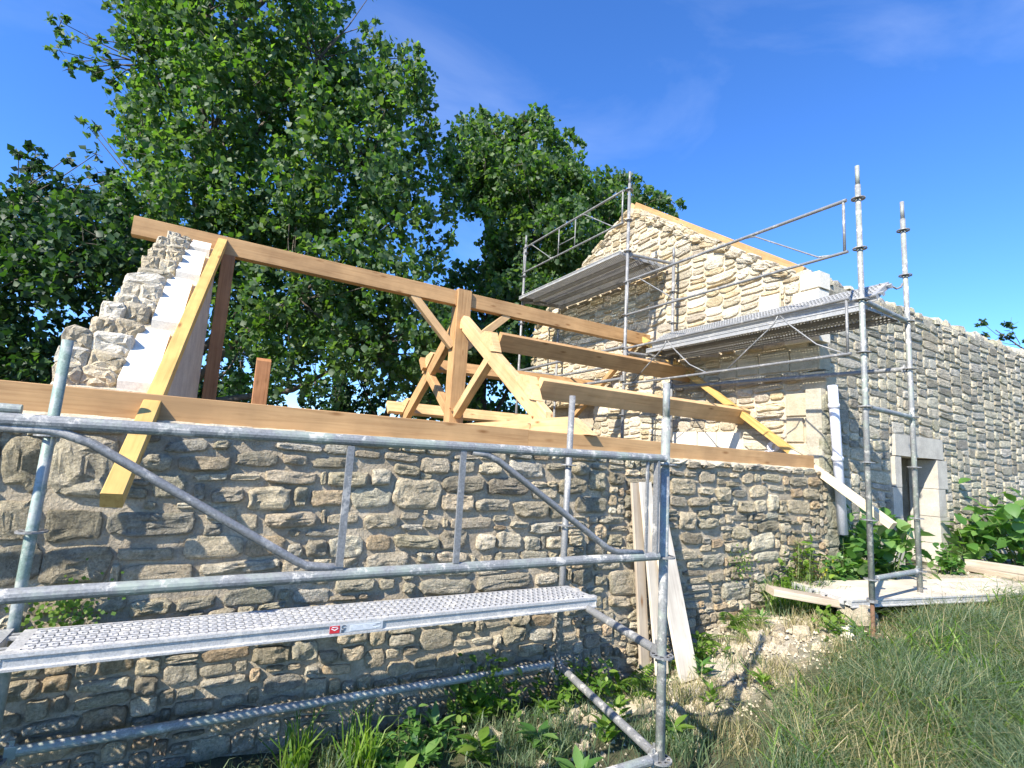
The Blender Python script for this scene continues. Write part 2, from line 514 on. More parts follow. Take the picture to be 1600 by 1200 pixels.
def pack(u0, u1, v0, v1, mask, rnd, cell=0.025, hs=(3, 4, 5, 6), ws=(5, 14), pre=()):
    """random-rubble rectangles: traced ones first, the rest greedily fitted course by course"""
    W = int((u1-u0)/cell); H = int((v1-v0)/cell)
    occ = [[not mask(u0+(i+.5)*cell, v0+(j+.5)*cell) for i in range(W)] for j in range(H)]
    res = list(pre)
    for (a, b, c, d) in pre:
        for j in range(max(0, int((b-v0)/cell+.35)), min(H, int((d-v0)/cell+.65))):
            for i in range(max(0, int((a-u0)/cell+.35)), min(W, int((c-u0)/cell+.65))): occ[j][i] = True
    for j in range(H):
        i = 0
        while i < W:
            if occ[j][i]: i += 1; continue
            run = 0
            while i+run < W and not occ[j][i+run]: run += 1
            w = rnd.randint(*ws)
            if run - w < ws[0]*0.8: w = run if run <= ws[1]+2 else run//2
            w = min(w, run)
            h = rnd.choice(hs)
            if w <= 3: h = min(h, 4)
            hh = 1
            while hh < h and j+hh < H and all(not occ[j+hh][i+k] for k in range(w)): hh += 1
            # swallow a thin leftover row above
            if hh == h and j+hh+1 < H and all(not occ[j+hh][i+k] for k in range(w)) and all(occ[j+hh+1][i+k] for k in range(w)): hh += 1
            for b in range(hh):
                for k in range(w): occ[j+b][i+k] = True
            if w >= 2 and hh >= 1:
                res.append((u0+i*cell, v0+j*cell, u0+(i+w)*cell, v0+(j+hh)*cell))
            i += w
    return res

def build_stones(parent, rects, O, U, N, mat, palette, rnd, joint=0.012, prot=(.012, .035), depth=.05, maxn=300,
                 wob=0.012, score=None, rough=0.3, nbig=12, sq=4.0, name='stone', hi=0, thin=0.0):
    O = Vector(O); U = Vector(U); N = Vector(N); V = Vector((0, 0, 1))
    def warp(u, v):
        return (u + wob*.6*math.sin(v*7.3+u*1.1), v + wob*math.sin(u*2.9+1.3*math.sin(v*3.1)) + wob*.5*math.sin(u*7.7+v*2))
    sc = score or (lambda r: (r[2]-r[0])*(r[3]-r[1]))
    rects = sorted(rects, key=sc, reverse=True)
    rest = MB(); restc = []
    for i, (a, b, c, d) in enumerate(rects):
        w = c-a-joint*rnd.uniform(.6, 1.7); h = d-b-joint*rnd.uniform(.6, 1.7)
        if min(w, h) < thin and rnd.random() < .6: continue
        if w < .015 or h < .012: continue
        big = i < maxn
        pr = rnd.uniform(*prot)*min(1.0, .5+min(w, h)*6)
        n = nbig if (big and w*h > .012) else (10 if big else 8)
        fin = (big and w*h > .010)
        if big and i < hi: fin = 2; n = 18
        vv, ff = stone_geo(w, h, depth, pr, rnd, n, rough, fine=fin, sq=sq)
        cu, cv = (a+c)/2, (b+d)/2
        base = rnd.choice(palette); k = rnd.uniform(.72, 1.25)
        colr = tuple(max(0.02, min(.9, x*k*rnd.uniform(.985, 1.015))) for x in base)
        pts = []
        for (x, y, t) in vv:
            uu, v2 = warp(cu+x, cv+y)
            pts.append(O + U*uu + V*v2 + N*t)
        if big:
            wu, wv = warp(cu, cv)
            o3 = O + U*wu + V*wv
            me = mesh(name, [p-o3 for p in pts], ff)
            set_tint(me, colr)
            link(name, me, mat, parent, loc=o3)
        else:
            rest.add(pts, ff); restc += [(*colr, 1.0)]*len(pts)
    if rest.v:
        me = mesh('small_stones', rest.v, rest.f)
        at = me.color_attributes.new('tint', 'FLOAT_COLOR', 'POINT')
        at.data.foreach_set('color', np.array(restc, dtype=np.float32).ravel())
        o = link('small_stones', me, mat, parent)
        o['kind'] = 'stuff'

def inpoly(poly, x, y):
    c = False; n = len(poly)
    for i in range(n):
        x1, y1 = poly[i]; x2, y2 = poly[(i+1) % n]
        if (y1 > y) != (y2 > y) and x < (x2-x1)*(y-y1)/(y2-y1)+x1: c = not c
    return c

M['grey_warm'] = mortar_mat('dressed_warm_granite', (0.40, 0.36, 0.28), (0.56, 0.51, 0.41), 0.45)

# outlines of the stones in the front wall, cm (x0, z0, x1, z1)
STONES = [(-85,-31,-68,-2),(-65,-31,-38,-0),(-12,-17,16,-7),(16,-14,41,-5),(41,-13,57,-5),(-22,-31,-4,-18),(-3,-23,15,-17),(33,-24,64,-15),(25,-39,50,-25),(51,-37,60,-24),(-65,-55,-40,-39),(-40,-52,5,-38),(-84,-56,-69,-34),(7,-35,25,-26),(36,-50,67,-39),(5,-44,21,-36),(21,-50,33,-41),(-82,-75,-63,-56),(-63,-76,-36,-57),(-34,-65,-7,-56),(-5,-65,27,-52),(27,-66,50,-54),(-30,-78,3,-66),(5,-74,47,-66),(-66,-37,-40,-33),(-45,-90,-25,-81),(-24,-94,-4,-84),(-4,-93,17,-84),(18,-93,47,-83),(-22,-84,2,-79),(6,-82,29,-79),(-31,-17,-13,-7),(-20,-7,3,1),(3,-6,14,1),(15,-5,36,-0),(36,-4,65,1),(58,-14,84,-5),(84,-7,102,0),(84,-12,108,-7),(102,-7,129,-0),(111,-16,130,-7),(130,-13,152,-0),(152,-11,172,-2),(174,-12,193,-3),(199,-13,233,-0),(233,-8,252,-1),(234,-14,252,-9),(258,-11,276,-0),(278,-6,294,-1),(70,-25,95,-14),(96,-25,111,-12),(114,-38,147,-17),(147,-26,183,-13),(183,-27,218,-13),(221,-29,245,-20),(245,-26,275,-14),(276,-23,295,-7),(61,-37,82,-26),(86,-39,113,-25),(148,-39,173,-26),(174,-39,205,-29),(205,-44,239,-29),(239,-44,259,-32),(263,-41,297,-28),(72,-48,92,-41),(95,-53,119,-41),(119,-46,134,-40),(136,-52,149,-44),(120,-53,136,-48),(141,-43,154,-39),(156,-51,190,-42),(190,-46,203,-40),(204,-51,221,-44),(221,-55,249,-45),(257,-53,274,-46),(59,-55,81,-50),(60,-67,74,-57),(74,-68,97,-55),(98,-66,114,-55),(115,-65,149,-55),(149,-65,171,-51),(171,-67,177,-54),(177,-66,193,-54),(193,-66,217,-52),(218,-67,233,-56),(237,-67,253,-56),(258,-66,273,-57),(257,-75,276,-66),(277,-75,297,-64),(97,-77,127,-66),(81,-77,94,-68),(131,-75,147,-66),(147,-74,171,-65),(181,-77,192,-69),(193,-77,214,-67),(214,-77,240,-67),(80,-90,107,-81),(107,-90,120,-82),(124,-93,133,-85),(136,-94,175,-83),(178,-94,225,-83),(228,-94,250,-84),(263,-97,284,-85),(285,-100,299,-89),(55,-95,78,-86),(103,-94,119,-90),(89,-130,104,-120),(104,-136,118,-124),(78,-137,97,-130),(118,-125,137,-117),(140,-130,165,-115),(165,-130,176,-125),(178,-131,196,-125),(167,-124,180,-119),(204,-136,224,-122),(188,-122,209,-116),(226,-125,247,-116),(225,-136,248,-126),(216,-146,240,-136),(119,-143,136,-132),(153,-143,167,-132),(167,-143,196,-131),(196,-135,203,-126),(137,-141,153,-133),(129,-132,140,-125),(75,-130,88,-121),(60,-127,75,-116),(370,2,386,10),(391,1,410,9),(410,1,429,7),(441,2,454,9),(456,-0,473,8),(479,1,503,9),(503,1,525,9),(525,2,551,9),(552,2,574,10),(575,2,598,10),(370,-6,388,0),(389,-6,405,0),(408,-12,432,0),(433,-6,451,-0),(452,-7,464,-0),(433,-14,445,-7),(446,-15,468,-8),(471,-12,489,-0),(489,-10,500,-1),(502,-10,536,0),(538,-11,548,1),(549,-11,581,1),(582,-11,603,1),(370,-22,403,-7),(407,-23,428,-14),(432,-30,451,-15),(454,-25,478,-16),(481,-25,510,-13),(513,-19,540,-12),(527,-25,551,-19),(551,-24,571,-12),(574,-25,601,-12),(369,-34,392,-24),(392,-34,421,-23),(421,-30,432,-24),(454,-33,463,-26),(463,-40,489,-27),(489,-39,508,-27),(511,-39,527,-19),(528,-33,542,-27),(542,-41,585,-26),(585,-37,603,-26),(422,-42,440,-31),(440,-39,459,-33),(381,-54,404,-38),(406,-54,435,-42),(385,-67,412,-56),(438,-57,454,-51),(454,-65,479,-52),(479,-57,492,-48),(492,-60,526,-48),(479,-78,521,-60),(444,-79,470,-67),(412,-89,443,-75),(448,-89,468,-80),(425,-73,442,-63),(410,-75,425,-67),(412,-67,424,-60),(468,-88,488,-79),(488,-89,529,-78),(422,-105,444,-94),(438,-123,479,-105),(487,-117,511,-108),(480,-127,498,-117),(393,-88,412,-81),(388,-96,418,-89),(370,-81,407,-70),(394,-103,421,-96),(384,-117,422,-110),(428,-130,447,-123),(298,-68,315,-58),(300,-57,321,-50),(301,-107,332,-87),(301,-116,324,-107)]
# ------------------------------------------------------------------ ground
def sstep(a, b, x):
    t = np.clip((x-a)/(b-a), 0, 1); return t*t*(3-2*t)
def hgt(x, y):
    x = np.asarray(x, float); y = np.asarray(y, float)
    near = np.exp(-(x*x+y*y)/900.0)
    h = -1.74 + near*(0.40*sstep(2.7, 5.2, x) + 0.26*sstep(5.3, 9.0, x))
    h = h + near*(0.10*sstep(1.6, .2, y)*sstep(2.0, 4.0, x))
    h = h + near*(0.025*np.sin(x*3.1+y*2.3) + 0.018*np.sin(x*7.3-y*5.1) + 0.012*np.sin(x*13.7+y*11.3))
    # heap of rubble and spilled lime by the wall
    h = h + 0.05*np.exp(-((x-4.7)**2/.5 + (y-3.1)**2/.12)) + 0.03*np.exp(-((x-3.4)**2/.4+(y-2.7)**2/.1))
    return h
def H(x, y): return float(hgt(x, y))

NG = 190
t = np.linspace(-1, 1, NG)
ax = 5.0 + 16*np.sinh(t*4.6)/math.sinh(4.6)*25
ay = 3.0 + 16*np.sinh(t*4.6)/math.sinh(4.6)*25
gx, gy = np.meshgrid(ax, ay)
gz = hgt(gx, gy)
V_ = np.stack([gx.ravel(), gy.ravel(), gz.ravel()], 1)
F_ = [(j*NG+i, j*NG+i+1, (j+1)*NG+i+1, (j+1)*NG+i) for j in range(NG-1) for i in range(NG-1)]
gm, nt, b = new_mat('ground_soil_and_turf')
p = pos(nt)
sep = nt.nodes.new('ShaderNodeSeparateXYZ'); nt.links.new(p, sep.inputs[0])
n1 = noise(nt, p, 1.6, 6, 0.65); n2 = noise(nt, p, 22, 6, 0.75); n3 = noise(nt, p, 90, 4, 0.7)
rg = ramp(nt, [(0.3, (0.050, 0.060, 0.022)), (0.6, (0.10, 0.095, 0.045)), (0.8, (0.17, 0.13, 0.08))])
nt.links.new(n2.outputs['Fac'], rg.inputs['Fac'])
rd = ramp(nt, [(0.30, (0.30, 0.25, 0.18)), (0.5, (0.52, 0.46, 0.35)), (0.72, (0.68, 0.62, 0.50))])
nt.links.new(n3.outputs['Fac'], rd.inputs['Fac'])
# a strip of rubble and lime dust along the foot of the wall (y 2.4 - 3.5)
m1 = node(nt, 'ShaderNodeMapRange'); m1.inputs[1].default_value = 2.15; m1.inputs[2].default_value = 2.85
nt.links.new(sep.outputs['Y'], m1.inputs[0])
m2 = node(nt, 'ShaderNodeMapRange'); m2.inputs[1].default_value = 1.8; m2.inputs[2].default_value = 3.4
nt.links.new(sep.outputs['X'], m2.inputs[0])
mu = node(nt, 'ShaderNodeMath', operation='MULTIPLY'); nt.links.new(m1.outputs[0], mu.inputs[0]); nt.links.new(m2.outputs[0], mu.inputs[1])
ma = node(nt, 'ShaderNodeMath', operation='MULTIPLY_ADD'); nt.links.new(n1.outputs['Fac'], ma.inputs[0]); ma.inputs[1].default_value = 1.3; ma.inputs[2].default_value = -.62
mb_ = node(nt, 'ShaderNodeMath', operation='ADD'); m3 = node(nt, 'ShaderNodeMapRange'); m3.inputs[1].default_value = 4.2; m3.inputs[2].default_value = 3.6
nt.links.new(sep.outputs['Y'], m3.inputs[0])
m4 = node(nt, 'ShaderNodeMapRange'); m4.inputs[1].default_value = 13.0; m4.inputs[2].default_value = 9.0
nt.links.new(sep.outputs['X'], m4.inputs[0])
mq = node(nt, 'ShaderNodeMath', operation='MULTIPLY'); nt.links.new(m3.outputs[0], mq.inputs[0]); nt.links.new(m4.outputs[0], mq.inputs[1])
mv = node(nt, 'ShaderNodeMath', operation='MULTIPLY'); nt.links.new(mq.outputs[0], mv.inputs[0]); nt.links.new(mu.outputs[0], mv.inputs[1])
nt.links.new(mv.outputs[0], mb_.inputs[0]); nt.links.new(ma.outputs[0], mb_.inputs[1])
mc = ramp(nt, [(0.62, (0, 0, 0)), (0.98, (1, 1, 1))]); nt.links.new(mb_.outputs[0], mc.inputs['Fac'])
c = mixc(nt, rg.outputs['Color'], rd.outputs['Color'], mc.outputs['Color'])
nt.links.new(c, b.inputs['Base Color']); b.inputs['Roughness'].default_value = 0.95
nm = bump(nt, b, n2.outputs['Fac'], 0.8, 0.04)
bump(nt, b, n3.outputs['Fac'], 0.8, 0.012, nm)
go = link('ground', mesh('ground', V_, F_, True), gm); go['kind'] = 'structure'

# ------------------------------------------------------------------ front wall of the low house
rw = random.Random(3)
FY = 3.50
front = thing('stone_wall', 'long low granite rubble wall of the unroofed house, behind the near scaffold', 'wall', (2.5, FY, -1.7))
mb = MB(); mb.box((-3.6, FY+.012, -2.3), (6.235, 3.98, 0.075))
mb.obj('mortar_core', M['mortar'], front)
# uneven lime bed the wall plate sits on
nb = 130; v = []; f = []
rb = random.Random(8)
for i in range(nb+1):
    x = -3.6 + 9.8*i/nb
    zt = 0.045 + rb.uniform(0, .035) if x > 5.5 or rb.random() < .8 else .07
    for (y, z) in ((FY-.012+rb.uniform(-.012, .012), .068), (FY+.0+rb.uniform(-.02, .02), .095+rb.uniform(-.012, .022)), (FY+.075, .118), (3.97, .12), (3.97, .06)):
        v.append((x, y, z-.02+rb.uniform(0, .004)))
for i in range(nb):
    for k in range(4): f.append((i*5+k, i*5+k+1, (i+1)*5+k+1, (i+1)*5+k))
me = mesh('mortar_bed', v, f); fix_normals(me); link('mortar_bed', me, M['mortar_pale'], front)
pre = [tuple(q/100.0 for q in r) for r in STONES]
pal = [(.60, .52, .38), (.55, .48, .36), (.66, .57, .42), (.50, .44, .33), (.60, .53, .41), (.68, .58, .42), (.47, .42, .32), (.63, .49, .33), (.55, .51, .42), (.70, .63, .49)]
# top course of thin stones, then a greedy fill round the traced ones
def fm(u, v): return -1.95 < v < 0.075 and u < 6.18
rects = pack(-3.55, 6.2, -1.95, 0.09, fm, rw, 0.025, (2, 3, 4, 5), (3, 11), pre)
build_stones(front, rects, (0, FY, 0), (1, 0, 0), (0, -1, 0), M['stone'], pal, rw, joint=0.016, prot=(.008, .034), depth=.05, hi=300, thin=.034,
             score=lambda r: (r[2]-r[0])*(r[3]-r[1])/max(.6, ((r[0]+.5)**2+12)/14.0) if r[0] > -1.3 else 0, rough=.42, wob=.010, sq=4.6)

# rear wall of the low house (seen only through the roof frame)
rear = thing('stone_wall', 'rear rubble wall of the low house seen beyond the roof frame', 'wall', (3, 9.6, -1.7))
mb = MB(); mb.box((-.3, 9.25, -2.3), (6.235, 9.75, 0.03)); mb.obj('mortar_core', M['mortar'], rear)
rr_ = random.Random(31)
rects = pack(-6.2, .25, -1.2, .03, lambda u, v: True, rr_, .04, (2, 3, 4), (5, 12))
build_stones(rear, rects, (0, 9.25, 0), (-1, 0, 0), (0, -1, 0), M['stone'], pal, rr_, maxn=0) if False else None
rects = pack(-.2, 6.2, -1.2, .03, lambda u, v: True, rr_, .04, (2, 3, 4), (5, 12))
build_stones(rear, rects, (0, 9.25, 0), (1, 0, 0), (0, -1, 0), M['stone'], pal, rr_, joint=.02, maxn=0)

# ------------------------------------------------------------------ left gable: stepped rubble, raked white blocks, smooth inner face
lg = thing('stone_gable', 'stepped rubble gable wall end topped by white raked blocks, left of the yellow rafter', 'gable wall', (-.5, 5, .1))
SL = 0.69
def zs(y): return .095 + SL*(y-3.47)
def inner(y): return -.285 + (y-3.45)*.05
def outer(y): return -.84 + (y-3.5)*.085
rl = random.Random(17)
mb = MB()
z0 = .10
pts = [(3.75, z0), (6.62, z0), (6.62, zs(6.45)-.06), (6.45, zs(6.45)-.06), (3.75, zs(3.75)-.03)]
v = [(outer(y)+.05, y, z) for y, z in pts] + [(inner(y)-.02, y, z) for y, z in pts]
n = len(pts)
mb.add(v, [tuple(range(n)), tuple(range(2*n-1, n-1, -1))] + [(i, n+i, n+(i+1) % n, (i+1) % n) for i in range(n)])
mb.obj('mortar_core', M['mortar_pale'], lg)
mb = MB()
pts = [(3.745, z0+.01), (6.40, z0+.01), (6.40, zs(6.40)-.03), (3.745, zs(3.745)-.02)]
v = [(inner(y)-.015, y, z) for y, z in pts] + [(inner(y)+.012, y, z) for y, z in pts]
n = 4
mb.add(v, [tuple(range(n)), tuple(range(2*n-1, n-1, -1))] + [(i, n+i, n+(i+1) % n, (i+1) % n) for i in range(n)])
o = mb.obj('inner_render', M['plaster'], lg)
# raked white blocks: outlines in the Y-Z plane
blocks = [((3.745, 4.42), .17), ((4.50, 5.34), .16), ((5.42, 6.06), .15), ((6.10, 6.36), .12)]
for (ya, yb), th in blocks:
    poly = [(ya, zs(ya)+.03), (ya+.015, zs(ya)-.06), (yb, zs(yb)-th-.03), (yb, zs(yb)+.005)]
    dx = inner((ya+yb)/2)
    v = [(dx-.225+rl.uniform(-.008, .008), y, z) for y, z in poly] + [(dx-.048, y, z) for y, z in poly]
    mb = MB(); mb.add(v, [(0, 1, 2, 3), (7, 6, 5, 4)] + [(i, 4+i, 4+(i+1) % 4, (i+1) % 4) for i in range(4)])
    o = mb.obj('white_block', M['white_block'], lg)
palL = [(.74, .68, .57), (.68, .62, .50), (.78, .73, .63), (.62, .56, .45), (.72, .63, .48), (.80, .76, .68)]
z = .255; row = 0
while z < 2.02:
    h = rl.uniform(.105, .165)
    yf = 3.52 + (z+h*.45-.13)/SL
    x0, x1 = outer(yf)+rl.uniform(-.05, .04), inner(yf)-.225
    k = rl.choice([1, 2, 2]) if z > .9 else rl.choice([2, 2, 3])
    cuts_ = [x0] + sorted(x0+(x1-x0)*(i+rl.uniform(-.18, .18))/k for i in range(1, k)) + [x1]
    for a, b_ in zip(cuts_[:-1], cuts_[1:]):
        w = b_-a-.012; hh = h*rl.uniform(.88, 1.02)
        vv, ff = stone_geo(w+.015, hh*1.06, .32, .035, rl, 14, .30, fine=True, sq=4.2)
        dy = rl.uniform(-.035, .02); dz = rl.uniform(-.012, .012)
        c3 = Vector(((a+b_)/2, yf+dy, z+h/2+dz))
        rt = rl.uniform(-.10, .10)
        P3 = [Vector((x*math.cos(rt)-y*math.sin(rt), -tt, y*math.cos(rt)+x*math.sin(rt))) for x, y, tt in vv]
        me = mesh('stone', P3, ff)
        base = rl.choice(palL); kk = rl.uniform(.8, 1.15)
        set_tint(me, tuple(q*kk for q in base))
        link('stone', me, M['stone_clean'], lg, loc=c3)
    z += h*.93; row += 1
# small filler stones and mortar lumps lying on the steps
for i in range(46):
    y = rl.uniform(3.85, 6.2); x = rl.uniform(outer(y)+.05, inner(y)-.24)
    r = rl.uniform(.025, .055)
    vv, ff = stone_geo(r*2.4, r*1.7, r*1.6, r*.8, rl, 8, .5, sq=2.5)
    me = mesh('stone', [Vector((a, -tt, b_)) for a, b_, tt in vv], ff)
    set_tint(me, rl.choice(palL))
    link('stone', me, M['stone_clean'], lg, loc=(x, y, zs(y)-.03))

# ------------------------------------------------------------------ tall house: gable wall facing the roof frame
GX = 6.25
gab = thing('gable_wall', 'tall sunlit cream rubble gable wall behind the high scaffold', 'gable wall', (GX, 6.8, -1.4))
outl = [(3.56, -1.5), (3.56, 2.42), (3.80, 2.54), (6.98, 4.74), (7.30, 4.60), (7.62, 4.42), (7.95, 4.28), (8.22, 4.10), (8.45, 4.02), (8.75, 3.84), (9.15, 3.58), (9.6, 3.34), (9.95, 3.2), (10.2, 2.9), (10.25, 1.2), (10.3, -1.5)]
OP = (7.84, 9.62, 1.14)       # recess
def cut(poly, t0, t1):         # slice of the outline between two Y values
    top = sorted([(y, z) for y, z in poly if z > 1.0], key=lambda q: q[0])
    def zt(y):
        for a, b_ in zip(top[:-1], top[1:]):
            if a[0] <= y <= b_[0] and b_[0] > a[0]: return a[1]+(b_[1]-a[1])*(y-a[0])/(b_[0]-a[0])
        return top[-1][1]
    ys = [t0] + [q[0] for q in top if t0 < q[0] < t1] + [t1]
    return ys, zt
def slab(y0, y1, zb, x0, x1):
    ys, zt = cut(outl, y0, y1)
    poly = [(y0, zb)] + [(y, zt(y)-.045) for y in ys] + [(y1, zb)]
    m_ = MB(); m_.prism(poly, 'X', x0, x1); return m_
slab(3.735, OP[0], -1.8, GX+.012, GX+.5).obj('mortar_core', M['mortar_pale'], gab)
slab(OP[0]+.001, OP[1], OP[2], GX+.012, GX+.5).obj('mortar_core', M['mortar_pale'], gab)
slab(OP[1]+.001, 10.15, -1.8, GX+.012, GX+.5).obj('mortar_core', M['mortar_pale'], gab)
mb = MB(); mb.box((GX+.30, OP[0]+.002, -1.8), (GX+.5, OP[1]-.002, OP[2]-.002)); mb.obj('recess_back', M['mortar'], gab)
# white and dressed blocks in the masonry  (u = -Y)
rg_ = random.Random(23)
def dressed(y0, y1, z0_, z1_, mat, prot=.03, parent=gab, nm='dressed_block', x=GX):
    e = .008
    m_ = MB(); a = (x-prot, y0+.006, z0_+.006); b_ = (x+.20, y1-.006, z1_-.006)
    v = [(a[0]+e, a[1], a[2]), (a[0]+e, b_[1], a[2]), (a[0]+e, b_[1], b_[2]), (a[0]+e, a[1], b_[2]),
         (a[0], a[1]+e, a[2]+e), (a[0], b_[1]-e, a[2]+e), (a[0], b_[1]-e, b_[2]-e), (a[0], a[1]+e, b_[2]-e),
         (b_[0], a[1], a[2]), (b_[0], b_[1], a[2]), (b_[0], b_[1], b_[2]), (b_[0], a[1], b_[2])]
    f = [(4, 5, 6, 7), (0, 1, 5, 4), (1, 2, 6, 5), (2, 3, 7, 6), (3, 0, 4, 7), (0, 8, 9, 1), (1, 9, 10, 2), (2, 10, 11, 3), (3, 11, 8, 0), (8, 11, 10, 9)]
    m_.add(v, f); return m_.obj(nm, mat, parent)
gpre = []
for (y0, y1, z0_, z1_, k) in [(3.545, 3.80, 2.285, 2.50, 'white_block'), (3.56, 3.90, 2.07, 2.28, 'white_block'), (4.08, 4.37, 2.05, 2.34, 'white_block'),
                             (3.56, 4.02, 1.62, 1.74, 'white_block'), (4.66, 5.05, .30, .54, 'white_block'), (5.06, 5.38, .30, .55, 'white_block'), (5.40, 5.90, .31, .56, 'white_block'),
                             (3.50, 3.80, 1.02, 1.26, 'grey'), (3.50, 4.02, .72, 1.01, 'grey'), (3.50, 3.78, .40, .71, 'grey'), (3.50, 4.05, .10, .39, 'grey'), (3.79, 4.02, .40, .71, 'grey'),
                             (4.4, 4.72, 1.30, 1.55, 'grey'), (4.73, 5.0, 1.28, 1.54, 'grey'), (3.57, 3.95, 1.28, 1.58, 'grey'), (3.96, 4.38, 1.29, 1.56, 'grey')]:
    dressed(y0, y1, z0_, z1_, M['white_block'] if k != 'grey' else M['grey_warm'], .028 if k != 'grey' else .014, nm='white_block' if k != 'grey' else 'dressed_block')
    gpre.append((-y1, z0_, -y0, z1_))
palG = [(.70, .62, .48), (.66, .59, .48), (.74, .67, .54), (.68, .57, .40), (.62, .56, .46), (.72, .66, .56), (.66, .55, .38), (.76, .71, .61)]
poly2 = [(-y, z) for y, z in outl]
def gmk(u, v):
    if not inpoly(poly2, u, v): return False
    if OP[0] < -u < OP[1] and v < OP[2]: return False
    return -10.2 < u < -3.56 and v > -.4
rects = pack(-10.25, -3.55, -.4, 4.76, gmk, rg_, .033, (2, 3, 3, 4, 4, 5), (6, 14), gpre)
rects = rects[len(gpre):]
build_stones(gab, rects, (GX, 0, 0), (0, -1, 0), (-1, 0, 0), M['stone_clean'], palG, rg_, joint=0.018, prot=(.008, .028), thin=.03, depth=.05,
             score=lambda r: (r[2]-r[0])*(r[3]-r[1])*(1 if r[1] > .1 else .2), rough=.34, wob=.016, sq=3.6)
# stones bedded along both slopes, right up to the edge
for (ya, za, yb, zb_) in ((3.92, 2.62, 6.95, 4.70), (7.02, 4.70, 8.42, 4.00), (8.45, 3.98, 9.85, 3.20)):
    Ls = math.hypot(yb-ya, zb_-za); an_ = math.atan2(zb_-za, yb-ya); s_ = 0
    while s_ < Ls-.08:
        for off in (.045, .135):
            w = rg_.uniform(.16, .30); hh = rg_.uniform(.075, .10); q = s_+w/2+(.07 if off > .1 else 0)
            vv, ff = stone_geo(w, hh, .09, rg_.uniform(.025, .05), rg_, 12, .34, True, 3.6)
            a2 = -an_*(.55 if off > .1 else .9)
            P3 = [Vector((-tt, -(x*math.cos(a2)-y*math.sin(a2)), x*math.sin(a2)+y*math.cos(a2))) for x, y, tt in vv]
            me = mesh('stone', P3, ff); kk = rg_.uniform(.8, 1.12); set_tint(me, tuple(v_*kk for v_ in rg_.choice(palG)))
            yc = ya+(yb-ya)*q/Ls; zc2 = za+(zb_-za)*q/Ls-off
            link('stone', me, M['stone_clean'], gab, loc=(GX-.004, yc, zc2))
        s_ += w+.012
# rough return of dressed stone that stands out in front of the side wall, behind the downpipe
mb = MB(); mb.box((GX-.11, 3.515, -1.9), (GX+.17, 3.70, 1.03)); mb.obj('quoin_core', M['mortar_old'], gab)
zq = -1.35
while zq < 1.0:
    h = min(rg_.uniform(.20, .34), 1.04-zq)
    if h < .08: break
    vv, ff = stone_geo(.27, h-.015, .04, .02, rg_, 12, .35, True, 6)
    me = mesh('stone', [Vector((a, -tt, b_)) for a, b_, tt in vv], ff); set_tint(me, (.34, .33, .26))
    link('stone', me, M['stone_old'], gab, loc=(GX+.03, 3.512, zq+h/2))
    zq += h

# ------------------------------------------------------------------ tall house: side wall running away to the right
SY = 3.73
side = thing('side_wall', 'long lichened rubble side wall with a stone doorway, far right', 'wall', (11, SY, -1.2))
DX0, DX1, DZ = 8.36, 9.42, .36
XE = 19.0
for (a, b_, zb, zt) in [(GX+.505, DX0-.20, -1.8, 2.50), (DX0-.199, DX1+.25, .62, 2.50), (DX1+.251, XE, -1.8, 2.52)]:
    mb = MB(); mb.box((a, SY+.012, zb), (b_, SY+.55, zt)); mb.obj('mortar_core', M['mortar_old'], side)
mb = MB(); mb.box((GX+.012, SY+.012, -1.8), (GX+.503, SY+.55, 2.40)); 
rs = random.Random(41)
# door surround: lintel of two grey blocks, jambs built of dressed blocks with deep reveals
dr = thing('doorway', 'open stone doorway with pale lintel and dressed jambs in the side wall', 'doorway', ((DX0+DX1)/2, SY, -1.2))
def gb(a, b_, nm, mat=None, par=dr):
    m_ = MB(); m_.box(a, b_); return m_.obj(nm, mat or M['grey_block'], par)
gb((8.20, SY-.035, DZ), (8.98, SY+.30, .655), 'lintel_block'); gb((8.984, SY-.028, DZ+.004), (9.62, SY+.30, .662), 'lintel_block')
zc = -1.30
for i, h in enumerate((.44, .38, .40, .42)):
    w = .17 if i % 2 else .24
    gb((DX0-w, SY-.022-.004*(i % 2), zc+.004), (DX0, SY+.35, zc+h), 'jamb_block')
    w = .30 if i % 2 else .22
    gb((DX1, SY-.024-.004*(i % 2), zc+.004), (DX1+w, SY+.35, zc+h), 'jamb_block')
    zc += h+.003
gb((DX0-.1, SY-.10, -1.36), (DX1+.1, SY+.5, -1.23), 'threshold')
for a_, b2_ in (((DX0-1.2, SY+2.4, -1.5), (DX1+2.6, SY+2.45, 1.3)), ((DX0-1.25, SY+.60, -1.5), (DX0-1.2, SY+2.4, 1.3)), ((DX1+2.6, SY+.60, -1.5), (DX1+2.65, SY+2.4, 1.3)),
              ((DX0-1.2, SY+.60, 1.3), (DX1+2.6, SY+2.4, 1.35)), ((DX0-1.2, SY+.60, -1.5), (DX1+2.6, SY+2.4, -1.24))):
    mb = MB(); mb.box(a_, b2_); mb.obj('dark_interior', M['void'], dr)  # room shell coloured near black to stand for its shade
mb = MB(); mb.box((DX1+.06, SY+.352, -1.4), (DX1+.248, SY+.55, .60)); mb.obj('reveal', M['mortar_old'], dr)
mb = MB(); mb.box((DX0-.18, SY+.36, -1.4), (DX0-.02, SY+.55, .60)); mb.obj('reveal', M['mortar_old'], dr)
mb = MB(); mb.box((DX0-.015, SY+.301, .42), (DX1-.005, SY+.55, .60)); mb.obj('soffit', M['mortar_old'], dr)
palS = [(.48, .445, .355), (.42, .395, .325), (.54, .49, .39), (.37, .345, .285), (.50, .475, .415), (.56, .505, .395), (.35, .335, .29)]
tops = {}
